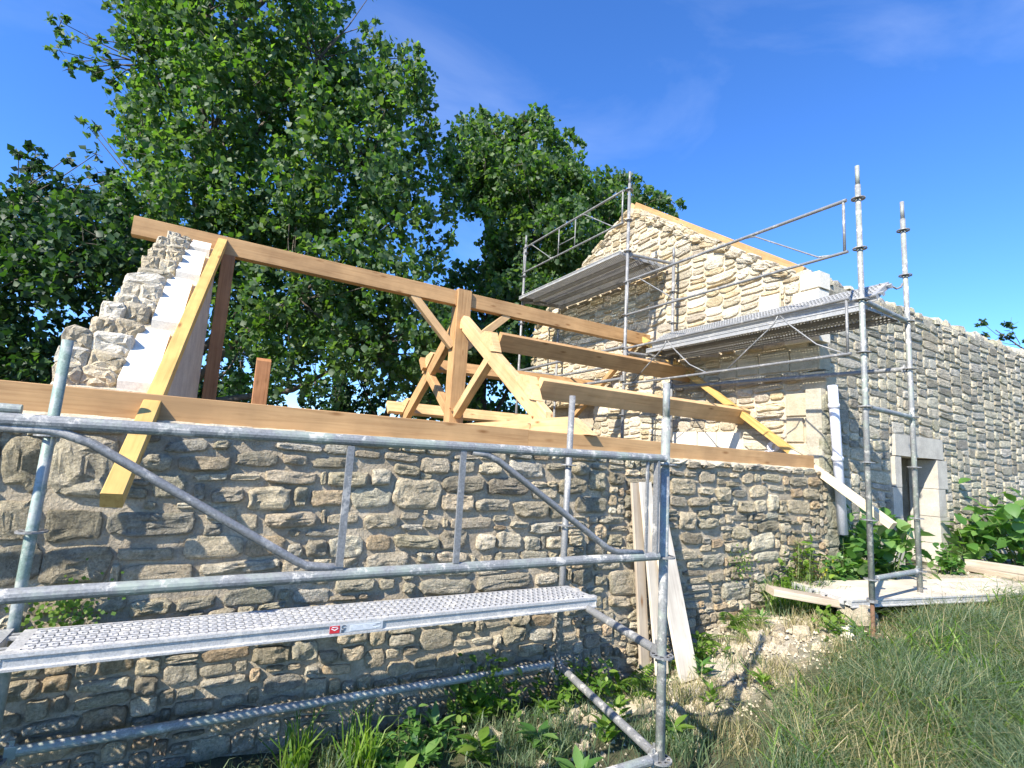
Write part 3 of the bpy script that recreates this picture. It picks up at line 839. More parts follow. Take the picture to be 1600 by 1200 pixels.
def smk(u, v):
    if 8.17 < u < 9.65 and DZ < v < .67: return False
    if DX0-.24 < u < DX1+.30 and v <= DZ: return False
    if u < GX+.18 and v < 1.04: return False
    i = int(u/.3)
    if i not in tops: tops[i] = 2.50+rs.uniform(-.06, .06)
    return v < tops[i]
rects = pack(GX+.02, XE, -1.35, 2.60, smk, rs, .033, (3, 4, 4, 5), (6, 16))
build_stones(side, rects, (0, SY, 0), (1, 0, 0), (0, -1, 0), M['stone_old'], palS, rs, joint=0.022, prot=(.004, .016), depth=.06,
             score=lambda r: (r[2]-r[0])*(r[3]-r[1])/max(1, (r[0]-5)**2.2), rough=.3, wob=.012, sq=4.5)
# loose capping stones along the ragged top
for i in range(46):
    x = 6.55+i*.27+rs.uniform(-.05, .05)
    if x > XE-.2: break
    w = rs.uniform(.16, .34); h = rs.uniform(.05, .11)
    vv, ff = stone_geo(w, .34, .05, h, rs, 10, .25, sq=3)
    me = mesh('stone', [Vector((a, b_, tt)) for a, b_, tt in vv], ff); set_tint(me, rs.choice(palS+[(.58, .55, .47)]))
    link('stone', me, M['stone_old'], side, loc=(x, SY+.18+rs.uniform(-.03, .03), 2.53))
# far end return so the wall is not open
mb = MB(); mb.box((XE, SY+.03, -1.8), (XE+.5, 10, 2.4)); o = mb.obj('end_wall', M['mortar_old'], side)

# ------------------------------------------------------------------ downpipe, drain pipes
dp = thing('downpipe', 'white plastic downpipe fixed at the corner of the tall house', 'pipe', (6.26, 3.43, -.6))
mb = MB(); mb.tube([(6.20, 3.415, 1.06), (6.22, 3.415, .8), (6.33, 3.415, -.62)], .052, 18, hollow=True); mb.obj('pipe', M['pvc'], dp, True)
for z, x in ((.82, 6.215), (.22, 6.262)):
    mb = MB(); mb.tube([(x, 3.415, z-.025), (x, 3.415, z+.025)], .060, 18); mb.obj('collar', M['pvc'], dp, True)
mb = MB(); mb.tube([(6.265, 3.46, .22), (6.265, 3.50, .22)], .012, 8); mb.obj('bracket', M['galv'], dp)
def drain(x, y, z, r, lab):
    t_ = thing('drain_pipe', lab, 'pipe', (x, y, z), 'drain pipes through the gable')
    ring = MB(); n = 20
    for k, (rad, xx) in enumerate(((r, .25), (r, -.05), (r*.86, -.05), (r*.86, .2))):
        ring.v += [(x+xx, y+rad*math.cos(2*math.pi*i/n), z+rad*math.sin(2*math.pi*i/n)) for i in range(n)]
    for k in range(3): ring.f += [(k*n+i, k*n+(i+1) % n, (k+1)*n+(i+1) % n, (k+1)*n+i) for i in range(n)]
    ring.obj('pipe', M['pvc'], t_, True)
    cap = MB(); cap.v = [(x+.15, y+r*.85*math.cos(2*math.pi*i/n), z+r*.85*math.sin(2*math.pi*i/n)) for i in range(n)]; cap.f = [tuple(range(n))]
    cap.obj('dark_bore', M['bore_shade'], t_)  # disc across the bore, its colour stands for the shade inside
drain(6.22, 4.17, .345, .062, 'upper open drain pipe end beside the wall plate')
drain(6.22, 4.24, .245, .050, 'lower drain pipe end tucked under its neighbour')
# ------------------------------------------------------------------ timber roof frame
RY = 6.45
UPF = (0, -.566, .824); UPR = (0, .566, .824)
# ridge
o = beam('ridge_beam', M['wood'], (-.90, RY, 2.125), (2.698, RY, 2.105), .11, .20); tag(o, 'long ridge beam running from above the stepped gable to the king post', 'beam')
o = beam('ridge_beam', M['wood'], (2.902, RY, 2.105), (6.24, RY, 2.09), .11, .20); tag(o, 'ridge beam from the king post to the tall gable wall', 'beam')
# wall plates
o = beam('wall_plate', M['wood'], (-3.0, 3.65, .150), (2.2, 3.65, .142), .17, .19); tag(o, 'near part of the heavy timber wall plate lying on the front wall', 'beam')
o = beam('wall_plate', M['wood'], (2.202, 3.65, .142), (6.05, 3.65, .146), .17, .185); tag(o, 'farther part of the timber wall plate, ending at the quoin', 'beam')
o = beam('wall_plate', M['wood'], (-.2, 9.42, .12), (6.2, 9.42, .12), .17, .17); tag(o, 'rear timber wall plate beyond the truss', 'beam')
# truss
TX = 2.80
tr = thing('roof_truss', 'king post roof truss of new fir standing across the walls', 'truss', (TX, RY, .3))
mb = MB(); mb.prism([(-2.93, -.075), (-2.65, .085), (2.65, .085), (2.93, -.075)], 'Y', -.06, .06)
me = mb.mesh('tie_beam'); fix_normals(me)
o = link('tie_beam', me, M['wood_pale'], tr, mw=Matrix(((0, -1, 0, TX), (1, 0, 0, RY), (0, 0, 1, .312), (0, 0, 0, 1))))
# the carpenter's mark 7 pencilled on the tie beam
def stroke(name, pts, w, x, par, mat):
    m_ = MB()
    for a, b_ in zip(pts[:-1], pts[1:]):
        a = Vector(a); b_ = Vector(b_); d = (b_-a).normalized(); s_ = Vector((-d.y, d.x))*w/2
        q = [a-s_, b_-s_, b_+s_, a+s_]
        m_.add([(x, p_.x, p_.y) for p_ in q] + [(x+.001, p_.x, p_.y) for p_ in q], [(0, 1, 2, 3), (7, 6, 5, 4), (0, 4, 5, 1), (1, 5, 6, 2), (2, 6, 7, 3), (3, 7, 4, 0)])
    return m_.obj(name, mat, par)
stroke('painted_seven', [(4.46, .352), (4.41, .350), (4.418, .30)], .006, TX-.0625, tr, M['black'])
beam('king_post', M['wood'], (TX, RY, .40), (TX, RY, 2.225), .20, .19, (0, 1, 0), tr)
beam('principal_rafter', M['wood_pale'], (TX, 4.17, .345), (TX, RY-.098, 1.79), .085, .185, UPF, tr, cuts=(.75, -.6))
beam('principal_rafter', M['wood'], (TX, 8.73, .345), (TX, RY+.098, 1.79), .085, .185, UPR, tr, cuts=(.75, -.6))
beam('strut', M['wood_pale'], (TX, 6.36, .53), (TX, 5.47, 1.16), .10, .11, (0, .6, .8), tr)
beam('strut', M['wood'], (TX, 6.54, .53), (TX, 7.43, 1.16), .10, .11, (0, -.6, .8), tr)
beam('ridge_brace', M['wood_pale'], (2.70, RY, 1.44), (2.10, RY, 2.03), .09, .10, (1, 0, 1), tr)
beam('ridge_brace', M['wood_pale'], (2.90, RY, 1.46), (3.52, RY, 2.02), .09, .10, (-1, 0, 1), tr)
for (yc, zc_, s_) in ((5.36, 1.225, 1), (4.44, .60, 1), (7.54, 1.225, -1), (8.46, .60, -1)):
    # cleat: a wedge on the upper edge of the principal, against the purlin
    poly = [(yc+.33*s_, zc_+.235), (yc+.22*s_, zc_+.275), (yc+.04*s_, zc_+.235), (yc-.09*s_, zc_-.02), (yc+.02*s_, zc_+.0)]
    mb = MB(); mb.prism(poly, 'X', TX-.062, TX+.03); mb.obj('cleat', M['wood_pale'], tr)
for (y_, z_, x_) in ((4.40, .42, -.045), (4.33, .37, -.045), (6.28, 1.66, -.045), (6.33, .60, -.103), (8.50, .42, -.045), (6.40, 2.0, -.103), (6.50, 1.45, -.103)):
    mb = MB(); mb.tube([(TX+x_-.012, y_, z_), (TX+x_+.01, y_, z_)], .011, 8); mb.obj('peg', M['wood_dark'], tr)
# purlins
for a, b_, up, lab, m_ in (((TX+.033, 5.375, 1.355), (6.24, 5.52, 1.41), UPF, 'upper front purlin from the truss to the tall gable', M['wood']),
                      ((TX+.033, 4.455, .722), (6.24, 4.60, .75), UPF, 'lower front purlin from the truss to the tall gable', M['wood_pale']),
                      ((TX-.12, 7.54, 1.34), (6.24, 7.62, 1.41), UPR, 'upper rear purlin seen behind the king post', M['wood']),
                      ((TX-.30, 8.46, .715), (6.24, 8.50, .745), UPR, 'lower rear purlin seen low behind the truss', M['wood_pale'])):
    o = beam('purlin', m_, a, b_, .075, .215, up); tag(o, lab, 'beam', 'purlins of the roof')
# rafters
o = beam('rafter', M['wood_yellow'], (-.325, 2.93, -.285), (-.095, 6.43, 2.165), .085, .078, UPF); tag(o, 'yellow rafter leaning on the left gable and overhanging the wall plate', 'rafter')
o = beam('rafter', M['wood_yellow'], (6.10, 3.86, .285), (6.10, 6.42, 2.10), .09, .078, UPF); tag(o, 'yellow rafter against the tall gable wall', 'rafter')
o = beam('rafter', M['wood_raw'], (6.10, 2.80, -.443), (6.10, 3.858, .284), .09, .078, UPF); tag(o, 'pale raw rafter tail jutting below the wall plate at the house corner', 'rafter')
o = beam('rafter', M['wood'], (6.10, 9.3, .14), (6.10, 6.50, 2.10), .09, .078, UPR); tag(o, 'rear rafter descending behind the ridge beam by the tall gable', 'rafter')
# posts
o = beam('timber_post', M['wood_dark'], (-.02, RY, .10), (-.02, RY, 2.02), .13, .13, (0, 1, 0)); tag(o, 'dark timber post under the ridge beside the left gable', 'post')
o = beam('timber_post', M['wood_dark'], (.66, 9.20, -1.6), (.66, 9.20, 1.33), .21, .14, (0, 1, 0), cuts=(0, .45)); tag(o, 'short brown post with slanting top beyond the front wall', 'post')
# rake board along the top of the tall gable
o = beam('rake_board', M['wood'], (6.40, 3.86, 2.60), (6.40, 7.02, 4.79), .05, .13, UPF); tag(o, 'wooden rake board along the sloping top of the tall gable', 'board')
o = beam('board_end', M['wood_pale'], (6.40, 7.05, 4.82), (6.40, 7.32, 4.57), .05, .15, (0, .6, .8)); tag(o, 'short board end at the peak of the tall gable', 'board')
# boards leaning on the front wall
for i, (a, b_, w, m_, lab) in enumerate((((3.27, 3.33, -1.60), (3.235, 3.455, -.14), .10, 'wood_old', 'narrow grey board leaning on the wall, leftmost of the leaning boards'),
                                ((3.36, 3.23, -1.62), (3.315, 3.42, -.13), .13, 'wood_white', 'pale board leaning on the wall between two others'),
                                ((3.50, 3.08, -1.63), (3.42, 3.40, -.30), .20, 'wood_white', 'widest pale board leaning on the wall, rightmost and nearest'))):
    o = beam('leaning_board', M[m_], a, b_, w, .027, (0, -1, .2)); tag(o, lab, 'board', 'boards leaning on the front wall')
# timber lying by the doorway
o = beam('timber_beam', M['wood_white'], (8.75, 3.32, -1.10), (9.25, 2.45, -.99), .16, .10) if False else beam('timber_beam', M['wood_white'], (9.45, 3.40, -1.06), (9.05, 2.30, -1.0), .15, .09)
tag(o, 'pale heavy timber lying on the ground in front of the doorway', 'beam')
o = beam('timber_beam', M['wood_old'], (9.28, 3.42, -1.12), (8.86, 2.25, -1.08), .12, .06); tag(o, 'grey thinner timber lying beneath the pale one by the doorway', 'beam')

# ------------------------------------------------------------------ scaffolds
def rosette_mesh():
    m_ = MB(); n = 8; r0, r1, r2_, r3 = .024, .034, .052, .061; z = .0045
    v = []; f = []
    for s_ in (-1, 1):
        for r in (r0, r1, r2_, r3):
            for k in range(16): v.append((r*math.cos(math.pi*k/8), r*math.sin(math.pi*k/8), s_*z))
    for s_ in range(2):
        o_ = s_*64
        for k in range(16):
            k2 = (k+1) % 16
            f.append((o_+k, o_+k2, o_+16+k2, o_+16+k)); f.append((o_+32+k, o_+32+k2, o_+48+k2, o_+48+k))
            if k % 2 == 0: f.append((o_+16+k, o_+16+k2, o_+32+k2, o_+32+k))
    for k in range(16):
        k2 = (k+1) % 16; f.append((48+k, 48+k2, 112+k2, 112+k)); f.append((k, k2, 64+k2, 64+k))
    m_.add(v, f); me = m_.mesh('rosette'); fix_normals(me); me.materials.append(M['galv']); return me
ROS = rosette_mesh()
TR = .0242
def post(par, x0, y0, zb, zt, x1=None, y1=None, levels=(), mat='galv', jack=False, spigot=True):
    x1 = x0 if x1 is None else x1; y1 = y0 if y1 is None else y1
    m_ = MB()
    def at(z):
        t_ = (z-zb)/(zt-zb); return Vector((x0+(x1-x0)*t_, y0+(y1-y0)*t_, z))
    if spigot:
        m_.tube([at(zb), at(zt-.20)], TR, 16); m_.tube([at(zt-.20), at(zt-.195)], TR*1.0, 16); m_.tube([at(zt-.195), at(zt)], TR*.80, 16)
    else: m_.tube([at(zb), at(zt)], TR, 16)
    # joint sleeve every two metres
    o_ = m_.obj('post', M[mat], par, True)
    for z in levels:
        r = bpy.data.objects.new('rosette', ROS); col.objects.link(r); r.parent = o_
        r.location = at(z) - Vector(o_['_l']); r.rotation_euler = (0, 0, .2)
    if jack:
        m2_ = MB(); m2_.tube([at(zb-.28), at(zb)], .017, 12); m2_.box((x0-.07, y0-.07, zb-.285), (x0+.07, y0+.07, zb-.278)); m2_.obj('jack', M['rust'], o_)
        m2_ = MB(); m2_.tube([at(zb-.015), at(zb+.005)], .045, 8); m2_.obj('collar_nut', M['galv'], o_)
    return o_
def ledger(par, a, b_, name='ledger', r=TR, mat='galv', heads=True):
    a = Vector(a); b_ = Vector(b_); d = (b_-a).normalized()
    m_ = MB(); m_.tube([a+d*.07, b_-d*.07], r, 14)
    if heads:
        for p_, s_ in ((a, 1), (b_, -1)):
            q = p_+d*s_*.035; w = .014
            up = Vector((0, 0, 1)); sd = d.cross(up).normalized()*w
            v = []
            for l_, hh in ((.0, .030), (.045, .026)):
                c_ = p_+d*s_*(.026+l_)
                v += [c_-sd-up*hh, c_+sd-up*hh, c_+sd+up*hh, c_-sd+up*hh]
            m_.add(v, [(0, 1, 2, 3), (7, 6, 5, 4), (0, 4, 5, 1), (1, 5, 6, 2), (2, 6, 7, 3), (3, 7, 4, 0)])
            # wedge
            c_ = p_+d*s_*.048
            m_.add([(c_-sd*.35+up*.05)-d*.010, (c_-sd*.35+up*.05)+d*.010, c_-sd*.35-up*.055+d*.004, c_-sd*.35-up*.055-d*.004,
                    (c_+sd*.35+up*.05)-d*.010, (c_+sd*.35+up*.05)+d*.010, c_+sd*.35-up*.055+d*.004, c_+sd*.35-up*.055-d*.004],
                   [(0, 1, 2, 3), (7, 6, 5, 4), (0, 4, 5, 1), (1, 5, 6, 2), (2, 6, 7, 3), (3, 7, 4, 0)])
    return m_.obj(name, M[mat], par, False)
def bar(par, pts, r, name, mat='galv', n=10):
    m_ = MB(); m_.tube(pts, r, n); o_ = m_.obj(name, M[mat], par, True); return o_

# ---- near scaffold along the front wall
s1 = thing('scaffold', 'near low galvanised scaffold bay with guardrail in front of the rubble wall', 'scaffold', (.8, 2.7, -1.72))
post(s1, 2.20, 2.12, -1.72, .47, 2.20, 2.12, (.02, -.47, -.97, -1.47), 'galv_mixed')
post(s1, 2.405, 3.33, -1.70, .515, 2.44, 3.33, (-.02, -.47, -.97, -1.47), 'galv', spigot=False)
post(s1, -.66, 3.33, -1.70, .45, -.645, 3.33, (-.02, -.47, -.97, -1.47), 'galv_green', spigot=False)
post(s1, -.90, 2.12, -1.74, .47, -.90, 2.12, (.02, -.47, -.97, -1.47), 'galv_mixed')
ledger(s1, (-.64, 3.36, -1.45), (2.40, 3.33, -1.45), 'ledger', TR, 'galv_mixed')
ledger(s1, (-.90, 2.12, -1.47), (2.20, 2.12, -1.46), 'ledger', TR, 'galv_mixed')
ledger(s1, (2.20, 2.12, -.96), (2.43, 3.33, -.965), 'transom')
ledger(s1, (2.20, 2.12, -1.47), (2.405, 3.33, -1.45), 'transom')
ledger(s1, (-.90, 2.12, -.96), (-.65, 3.33, -.965), 'transom')
ledger(s1, (-.90, 2.12, -1.47), (-.66, 3.33, -1.45), 'transom')
# neighbouring bay on the left, mostly out of the picture
ledger(s1, (-3.9, 3.05, .105), (-.66, 3.17, .088), 'ledger', TR, 'galv_mixed', heads=False)
post(s1, -3.95, 2.12, -1.74, .47, levels=(.02, -.47, -.97, -1.47)); post(s1, -3.72, 3.33, -1.74, .47, levels=(.02, -.47, -.97, -1.47))
ledger(s1, (-3.72, 3.33, -1.45), (-.66, 3.36, -1.45)); ledger(s1, (-3.95, 2.12, -.96), (-3.72, 3.33, -.96), 'transom')
gr = MB()
gy = 2.075
gr.tube([(-.86, gy, .022), (2.15, gy, .050)], .0215, 14)
gr.tube([(-.84, gy-.02, -.475), (-.3, gy-.01, -.468), (.5, gy, -.462), (2.11, gy, -.455)], .0215, 14)
g1 = gr.obj('guardrail', M['galv_mixed'], s1)
for x, z0_, z1_ in ((.485, -.45, .012), (.957, -.44, .022)):
    mb = MB(); mb.box((x-.013, gy-.014, z0_), (x+.013, gy-.002, z1_)); mb.obj('flat_bar', M['galv'], g1)
bar(g1, [(-.60, gy, .006), (-.41, gy, .004), (-.37, gy, -.004), (-.30, gy, -.03), (.33, gy, -.405), (.37, gy, -.424), (.44, gy, -.434), (.50, gy, -.436)], .0150, 'brace')
bar(g1, [(1.0, gy, .020), (1.07, gy, .012), (1.13, gy, -.010), (1.77, gy, -.405), (1.83, gy, -.425), (2.0, gy, -.436)], .0150, 'brace')
mb = MB(); mb.box((2.02, gy-.006, -.44), (2.032, gy+.006, .03)); mb.box((2.085, gy-.016, -.46), (2.10, gy+.016, .06))
mb.box((2.032, gy-.003, -.44), (2.036, gy+.003, .03)); mb.obj('end_plate', M['galv'], g1)

def deck(L, W=.335, ncol=74, nrow=9, name='deck'):
    """perforated steel plank in its own frame: length along X, width along Y, top at z=0"""
    root = bpy.data.objects.new('scaffold_deck', None); col.objects.link(root); root['_l'] = [0, 0, 0]
    m_ = MB(); mx_, my_ = .05, .022
    cw = (L-2*mx_)/ncol; ch_ = (W-2*my_)/nrow
    v = []; f = []
    for j in range(nrow+1):
        for i in range(ncol+1): v.append((mx_+i*cw, my_+j*ch_, 0))
    def vi(i, j): return j*(ncol+1)+i
    for j in range(nrow):
        for i in range(ncol):
            cx = mx_+(i+.5)*cw + (cw*.22 if j % 2 else -cw*.22); cy = my_+(j+.5)*ch_
            b0 = len(v); a, b_ = cw*.28, ch_*.29
            v += [(cx-a, cy-b_, .0045), (cx+a, cy-b_, .0045), (cx+a, cy+b_, .0045), (cx-a, cy+b_, .0045)]
            q = (vi(i, j), vi(i+1, j), vi(i+1, j+1), vi(i, j+1))
            for k in range(4): f.append((q[k], q[(k+1) % 4], b0+(k+1) % 4, b0+k))
            # lip turned down inside each hole
            c0 = len(v)
            v += [(cx-a, cy-b_, -.004), (cx+a, cy-b_, -.004), (cx+a, cy+b_, -.004), (cx-a, cy+b_, -.004)]
            for k in range(4): f.append((b0+k, b0+(k+1) % 4, c0+(k+1) % 4, c0+k))
    m_.add(v, f)
    m_.box((0, 0, -.002), (mx_, W, 0)) if False else None
    for (a, b_) in (((0, 0), (mx_, W)), ((L-mx_, 0), (L, W)), ((mx_, 0), (L-mx_, my_)), ((mx_, W-my_), (L-mx_, W))):
        m_.add([(a[0], a[1], 0), (b_[0], a[1], 0), (b_[0], b_[1], 0), (a[0], b_[1], 0)], [(0, 1, 2, 3)])
    me = m_.mesh('tread'); link('tread', me, M['deck'], root)
    for y, s_ in ((0, 1), (W, -1)):
        m_ = MB()
        prof = [(0, 0), (-.001*s_, -.014), (.007*s_, -.020), (.007*s_, -.052), (-.005*s_, -.057), (-.005*s_, -.066), (.020*s_, -.066), (.020*s_, -.062), (.010*s_, -.052), (.010*s_, -.0015)]
        m_.add([(0, y+a, b_) for a, b_ in prof]+[(L, y+a, b_) for a, b_ in prof],
               [(k, 10+k, 10+(k+1) % 10, (k+1) % 10) for k in range(10)]+[tuple(range(10)), tuple(range(19, 9, -1))])
        m_.obj('side_rail', M['deck'], root)
    for xx, s_ in ((0, -1), (L, 1)):
        m_ = MB(); m_.box((xx-.002, .004, -.055), (xx+.002, W-.004, -.002))
        for yy in (.05, W-.09):
            m_.box((min(xx, xx+s_*.045), yy, -.018), (max(xx, xx+s_*.045), yy+.04, -.006))
            m_.box((min(xx+s_*.036, xx+s_*.045), yy, -.05), (max(xx+s_*.036, xx+s_*.045), yy+.04, -.0185))
        m_.obj('end_hook', M['deck'], root)
    return root
def copy_deck(src, loc, rot, label, group=None):
    r = src.copy(); col.objects.link(r)
    for k in ('label', 'group'):
        if k in r: del r[k]
    r.location = loc; r.rotation_euler = rot; r['label'] = label; r['category'] = 'scaffold deck'
    if group: r['group'] = group
    for c_ in list(src.children):
        if c_.name.startswith('sticker'): continue
        d = c_.copy(); col.objects.link(d); d.parent = r
    return r
d1 = deck(3.02)
d1['label'] = 'long perforated steel deck with a red sticker on its side, on the near scaffold'; d1['category'] = 'scaffold deck'
# remaining decks are copies of it
fb_ = MB(); fb_.box((.0, .002, -.012), (3.02, .333, .004)); FLAT = fb_.mesh('board_top'); fix_normals(FLAT); FLAT.materials.append(M['wood_white'])
GZ = 3.27
grp = 'steel decks of the high scaffold'
R90 = math.radians(-90)
for i, (x, lab) in enumerate(((5.165, 'outermost perforated deck of the upper left platform'), (5.503, 'middle perforated deck of the upper left platform'), (5.841, 'inner perforated deck of the upper left platform, next to the wall'))):
    copy_deck(d1, (x, 9.02, GZ), (0, 0, R90), lab, grp)
for i, (x, lab) in enumerate(((5.50, 'outer flat deck of the lower right platform'), (5.839, 'inner flat deck of the lower right platform, next to the gable'))):
    copy_deck(d1, (x, 5.72, 1.735), (0, 0, R90), lab, grp)
copy_deck(d1, (5.50, 5.62, 1.80), (math.radians(35), 0, R90), 'perforated deck tipped up on edge on the lower right platform', grp)
copy_deck(d1, (-3.66, 2.93, -.893), (0, 0, .01), 'deck end of the neighbouring bay at the left edge of the picture')
copy_deck(d1, (5.12, 2.70, -1.06), (math.radians(1), math.radians(-.5), math.radians(-12)), 'bleached board-topped deck lying on blocks at the foot of the tall posts')
copy_deck(d1, (5.20, 3.035, -1.055), (0, 0, math.radians(-12)), 'bleached board-topped deck lying on the ground on the wall side of the other')
for o_ in list(bpy.data.objects):
    if o_.name.startswith('scaffold_deck') and o_ is not d1:
        flat = o_.location.z < -1.0
        for c_ in o_.children:
            if flat and c_.name.startswith('tread'):
                c_.data = FLAT
            elif not flat and c_.data.materials:
                c_.material_slots[0].link = 'OBJECT'; c_.material_slots[0].material = M['deck_dark']
d1.location = (-.60, 2.93, -.893); d1['_l'] = [0, 0, 0]
# sticker on the side of the near deck
st = MB(); st.box((1.27, -.0025, -.053), (1.55, -.0009, -.013)); o = st.obj('sticker', M['ink'], d1)
st = MB(); st.box((1.272, -.0040, -.051), (1.322, -.0026, -.015)); o2 = st.obj('sticker_red_square', M['red'], d1)
st = MB(); st.prism([(1.28, -.030), (1.297, -.039), (1.314, -.030), (1.314, -.0255), (1.297, -.034), (1.28, -.0255)], 'Y', -.0052, -.0041)
st.prism([(1.283, -.020), (1.311, -.020), (1.311, -.0235), (1.283, -.0235)], 'Y', -.0052, -.0041); st.obj('sticker_white_emblem', M['white'], d1)
st = MB(); pts_ = [(1.343+.011*math.cos(t_), -.0045, -.024+.008*math.sin(t_)) for t_ in np.linspace(.3, 5.6, 12)]
st.tube(pts_, .0013, 6)
for k in range(3):
    st.box((1.330, -.0042, -.040-.005*k), (1.352-.004*k, -.0026, -.038-.005*k))
st.obj('sticker_black_logo', M['black'], d1)
st = MB()
for k in range(5): st.box((1.375, -.0042, -.022-.006*k), (1.535-.02*(k % 3), -.0026, -.0195-.006*k))
st.obj('sticker_text_lines', M['white'], d1)

# ---- high scaffold in front of the tall gable
s2 = thing('scaffold', 'tall galvanised scaffold tower with two platforms against the sunlit gable', 'scaffold', (5.6, 5.8, -1.3))
lev = lambda top, n: tuple(top-.5*k for k in range(n))
post(s2, 5.12, 2.535, -1.02, 2.99, 5.12, 2.535, lev(2.655, 8), 'galv_mixed', jack=True)
post(s2, 6.17, 2.62, -1.12, 2.98, 6.17, 2.62, lev(2.655, 8), 'galv_mixed', jack=True)
post(s2, 5.22, 5.87, -1.35, 4.53, 5.22, 5.87, lev(4.23, 11), 'galv')
post(s2, 6.05, 5.73, -1.35, 3.46, 6.05, 5.73, lev(2.73, 8), 'galv')
post(s2, 5.28, 9.06, -1.4, 4.62, 5.28, 9.06, lev(4.23, 11), 'galv')
post(s2, 6.05, 8.85, -1.4, 3.2, 6.05, 8.85, lev(2.73, 8), 'galv')
def frame(par, A, B, zt, dz=.53, style=0):
    """guardrail frame between two posts; A,B = (x,y) of the posts"""
    A = Vector((*A, 0)); B = Vector((*B, 0)); L = (B-A).length; d = (B-A)/L
    def q(t_, z, off=0): v_ = A+d*t_; return (v_.x-.045, v_.y, zt[0]+(zt[1]-zt[0])*t_/L+z)
    m_ = MB(); m_.tube([q(.05, 0), q(L-.07, 0)], .0180, 12); m_.tube([q(.05, -dz), q(L-.07, -dz)], .0150, 12)
    g_ = m_.obj('guardrail', M['galv'], par)
    for t_ in (.08, L-.10): bar(g_, [q(t_, 0), q(t_, -dz)], .013, 'end_bar')
    if style == 0:
        bar(g_, [q(.30, -.01), q(.38, -.02), q(L*.36-.05, -dz+.02), q(L*.36+.05, -dz+.01)], .0085, 'brace')
        bar(g_, [q(L*.64, -.01), q(L*.64+.08, -.03), q(L-.32, -dz+.02), q(L-.22, -dz+.01)], .0085, 'brace')
        for t_ in (L*.42, L*.58): bar(g_, [q(t_, 0), q(t_, -dz)], .010, 'bar')
        bar(g_, [q(L*.42, -.34), q(L*.58, -.34)], .008, 'bar')
    elif style == 1:
        bar(g_, [q(.25, -.01), q(.34, -.03), q(1.02, -dz+.03), q(1.14, -dz+.01)], .0085, 'brace')
        bar(g_, [q(L-1.20, -.01), q(L-1.08, -.03), q(L-.36, -dz+.03), q(L-.24, -dz+.01)], .0085, 'brace')
    else:
        for c_ in (L*.27, L*.76):
            bar(g_, [q(c_-.0, -.0), q(c_-.06, -.10), q(c_-.45, -dz+.16), q(c_-.66, -dz+.01)], .0075, 'brace')
            bar(g_, [q(c_+.0, -.0), q(c_+.10, -.12), q(c_+.40, -dz+.14), q(c_+.66, -dz+.01)], .0075, 'brace')
    return g_
frame(s2, (5.25, 9.06), (5.22, 5.87), (4.30, 4.24), .53, 0)
frame(s2, (5.22, 5.87), (5.12, 2.55), (2.73, 2.66), .52, 1)
frame(s2, (5.22, 5.87), (5.12, 2.55), (1.70, 1.68), .53, 2)
ledger(s2, (6.05, 5.73, 1.22), (6.17, 2.62, 1.155), 'ledger', TR, 'galv')
for z in (1.75, 1.27, 0.25):
    ledger(s2, (5.28, 9.06, z), (5.22, 5.87, z), 'ledger')
for a, b_ in (((5.12, 2.535), (6.17, 2.62)), ):
    for z in (1.655, .655, -.845): ledger(s2, (*a, z), (*b_, z), 'transom', mat='galv_mixed')
for z in (3.19, 1.66, .22): ledger(s2, (5.22, 5.87, z), (6.05, 5.73, z), 'transom')
for z in (3.19, 1.75, .22): ledger(s2, (5.28, 9.06, z), (6.05, 8.85, z), 'transom')
ledger(s2, (6.05, 8.85, 1.72), (6.05, 5.73, 1.72), 'ledger')
# hook lying on the tipped deck
hk = MB(); hk.tube([(5.72, 2.66, 1.97), (5.80, 2.60, 1.96), (5.86, 2.57, 1.93), (5.90, 2.55, 1.95), (5.92, 2.54, 1.99)], .010, 8)
o = hk.obj('steel_hook', M['galv'], None, True); tag(o, 'small steel hook sticking out past the tipped deck against the sky', 'hook')
# supports under the decks lying on the ground
for (x, y, z, w, h, lab) in ((5.25, 2.72, -1.22, .24, .20, 'pale stone block propping the end of the lying deck'), (7.4, 2.25, -1.15, .3, .16, 'stone block under the far end of the lying deck')):
    rb2 = random.Random(int(x*10)); vv, ff = stone_geo(w, h, .12, .12, rb2, 12, .12, True, 3.2)
    me = mesh('stone_block', [Vector((a, -tt, b_)) for a, b_, tt in vv], ff); set_tint(me, (.50, .45, .36))
    o = link('stone_block', me, M['stone_clean'], None, loc=(x, y, z)); tag(o, lab, 'stone')
o = beam('timber_offcut', M['wood_old'], (4.72, 3.22, -1.07), (5.22, 2.86, -1.13), .20, .06); tag(o, 'rough slab of old timber under the corner of the lying decks', 'board')
# ------------------------------------------------------------------ leaves, trees
def leaf_mesh(name, L, W, mat, fold=.25, broad=False):
    """single leaf lying along +X from the origin, folded on the midrib"""
    if broad: prof = [(0, 0), (.12, .62), (.38, 1.0), (.68, .72), (1, 0)]
    else: prof = [(0, 0), (.22, .8), (.45, 1.0), (.75, .55), (1, 0)]
    v = []; f = []
    for i, (t_, w) in enumerate(prof):
        z = -L*.18*t_*t_
        v += [(L*t_, 0, z), (L*t_, W/2*w, z+W/2*w*fold), (L*t_, -W/2*w, z+W/2*w*fold)]
    for i in range(len(prof)-1):
        a, b_ = i*3, (i+1)*3
        f += [(a, b_, b_+1, a+1), (a, a+2, b_+2, b_)]
    f2 = [tuple(dict.fromkeys(q)) for q in f]
    me = mesh(name, v, f2, True); me.materials.append(mat); return me

def rot_rand(rng, n):
    """n random frames (leaf axis, side, normal) with normals biased upward/outward"""
    a = rng.normal(size=(n, 3)); a[:, 2] -= .5; a /= np.linalg.norm(a, axis=1)[:, None]
    b_ = rng.normal(size=(n, 3)); s_ = np.cross(a, b_); s_ /= np.linalg.norm(s_, axis=1)[:, None]
    return a, s_, np.cross(a, s_)

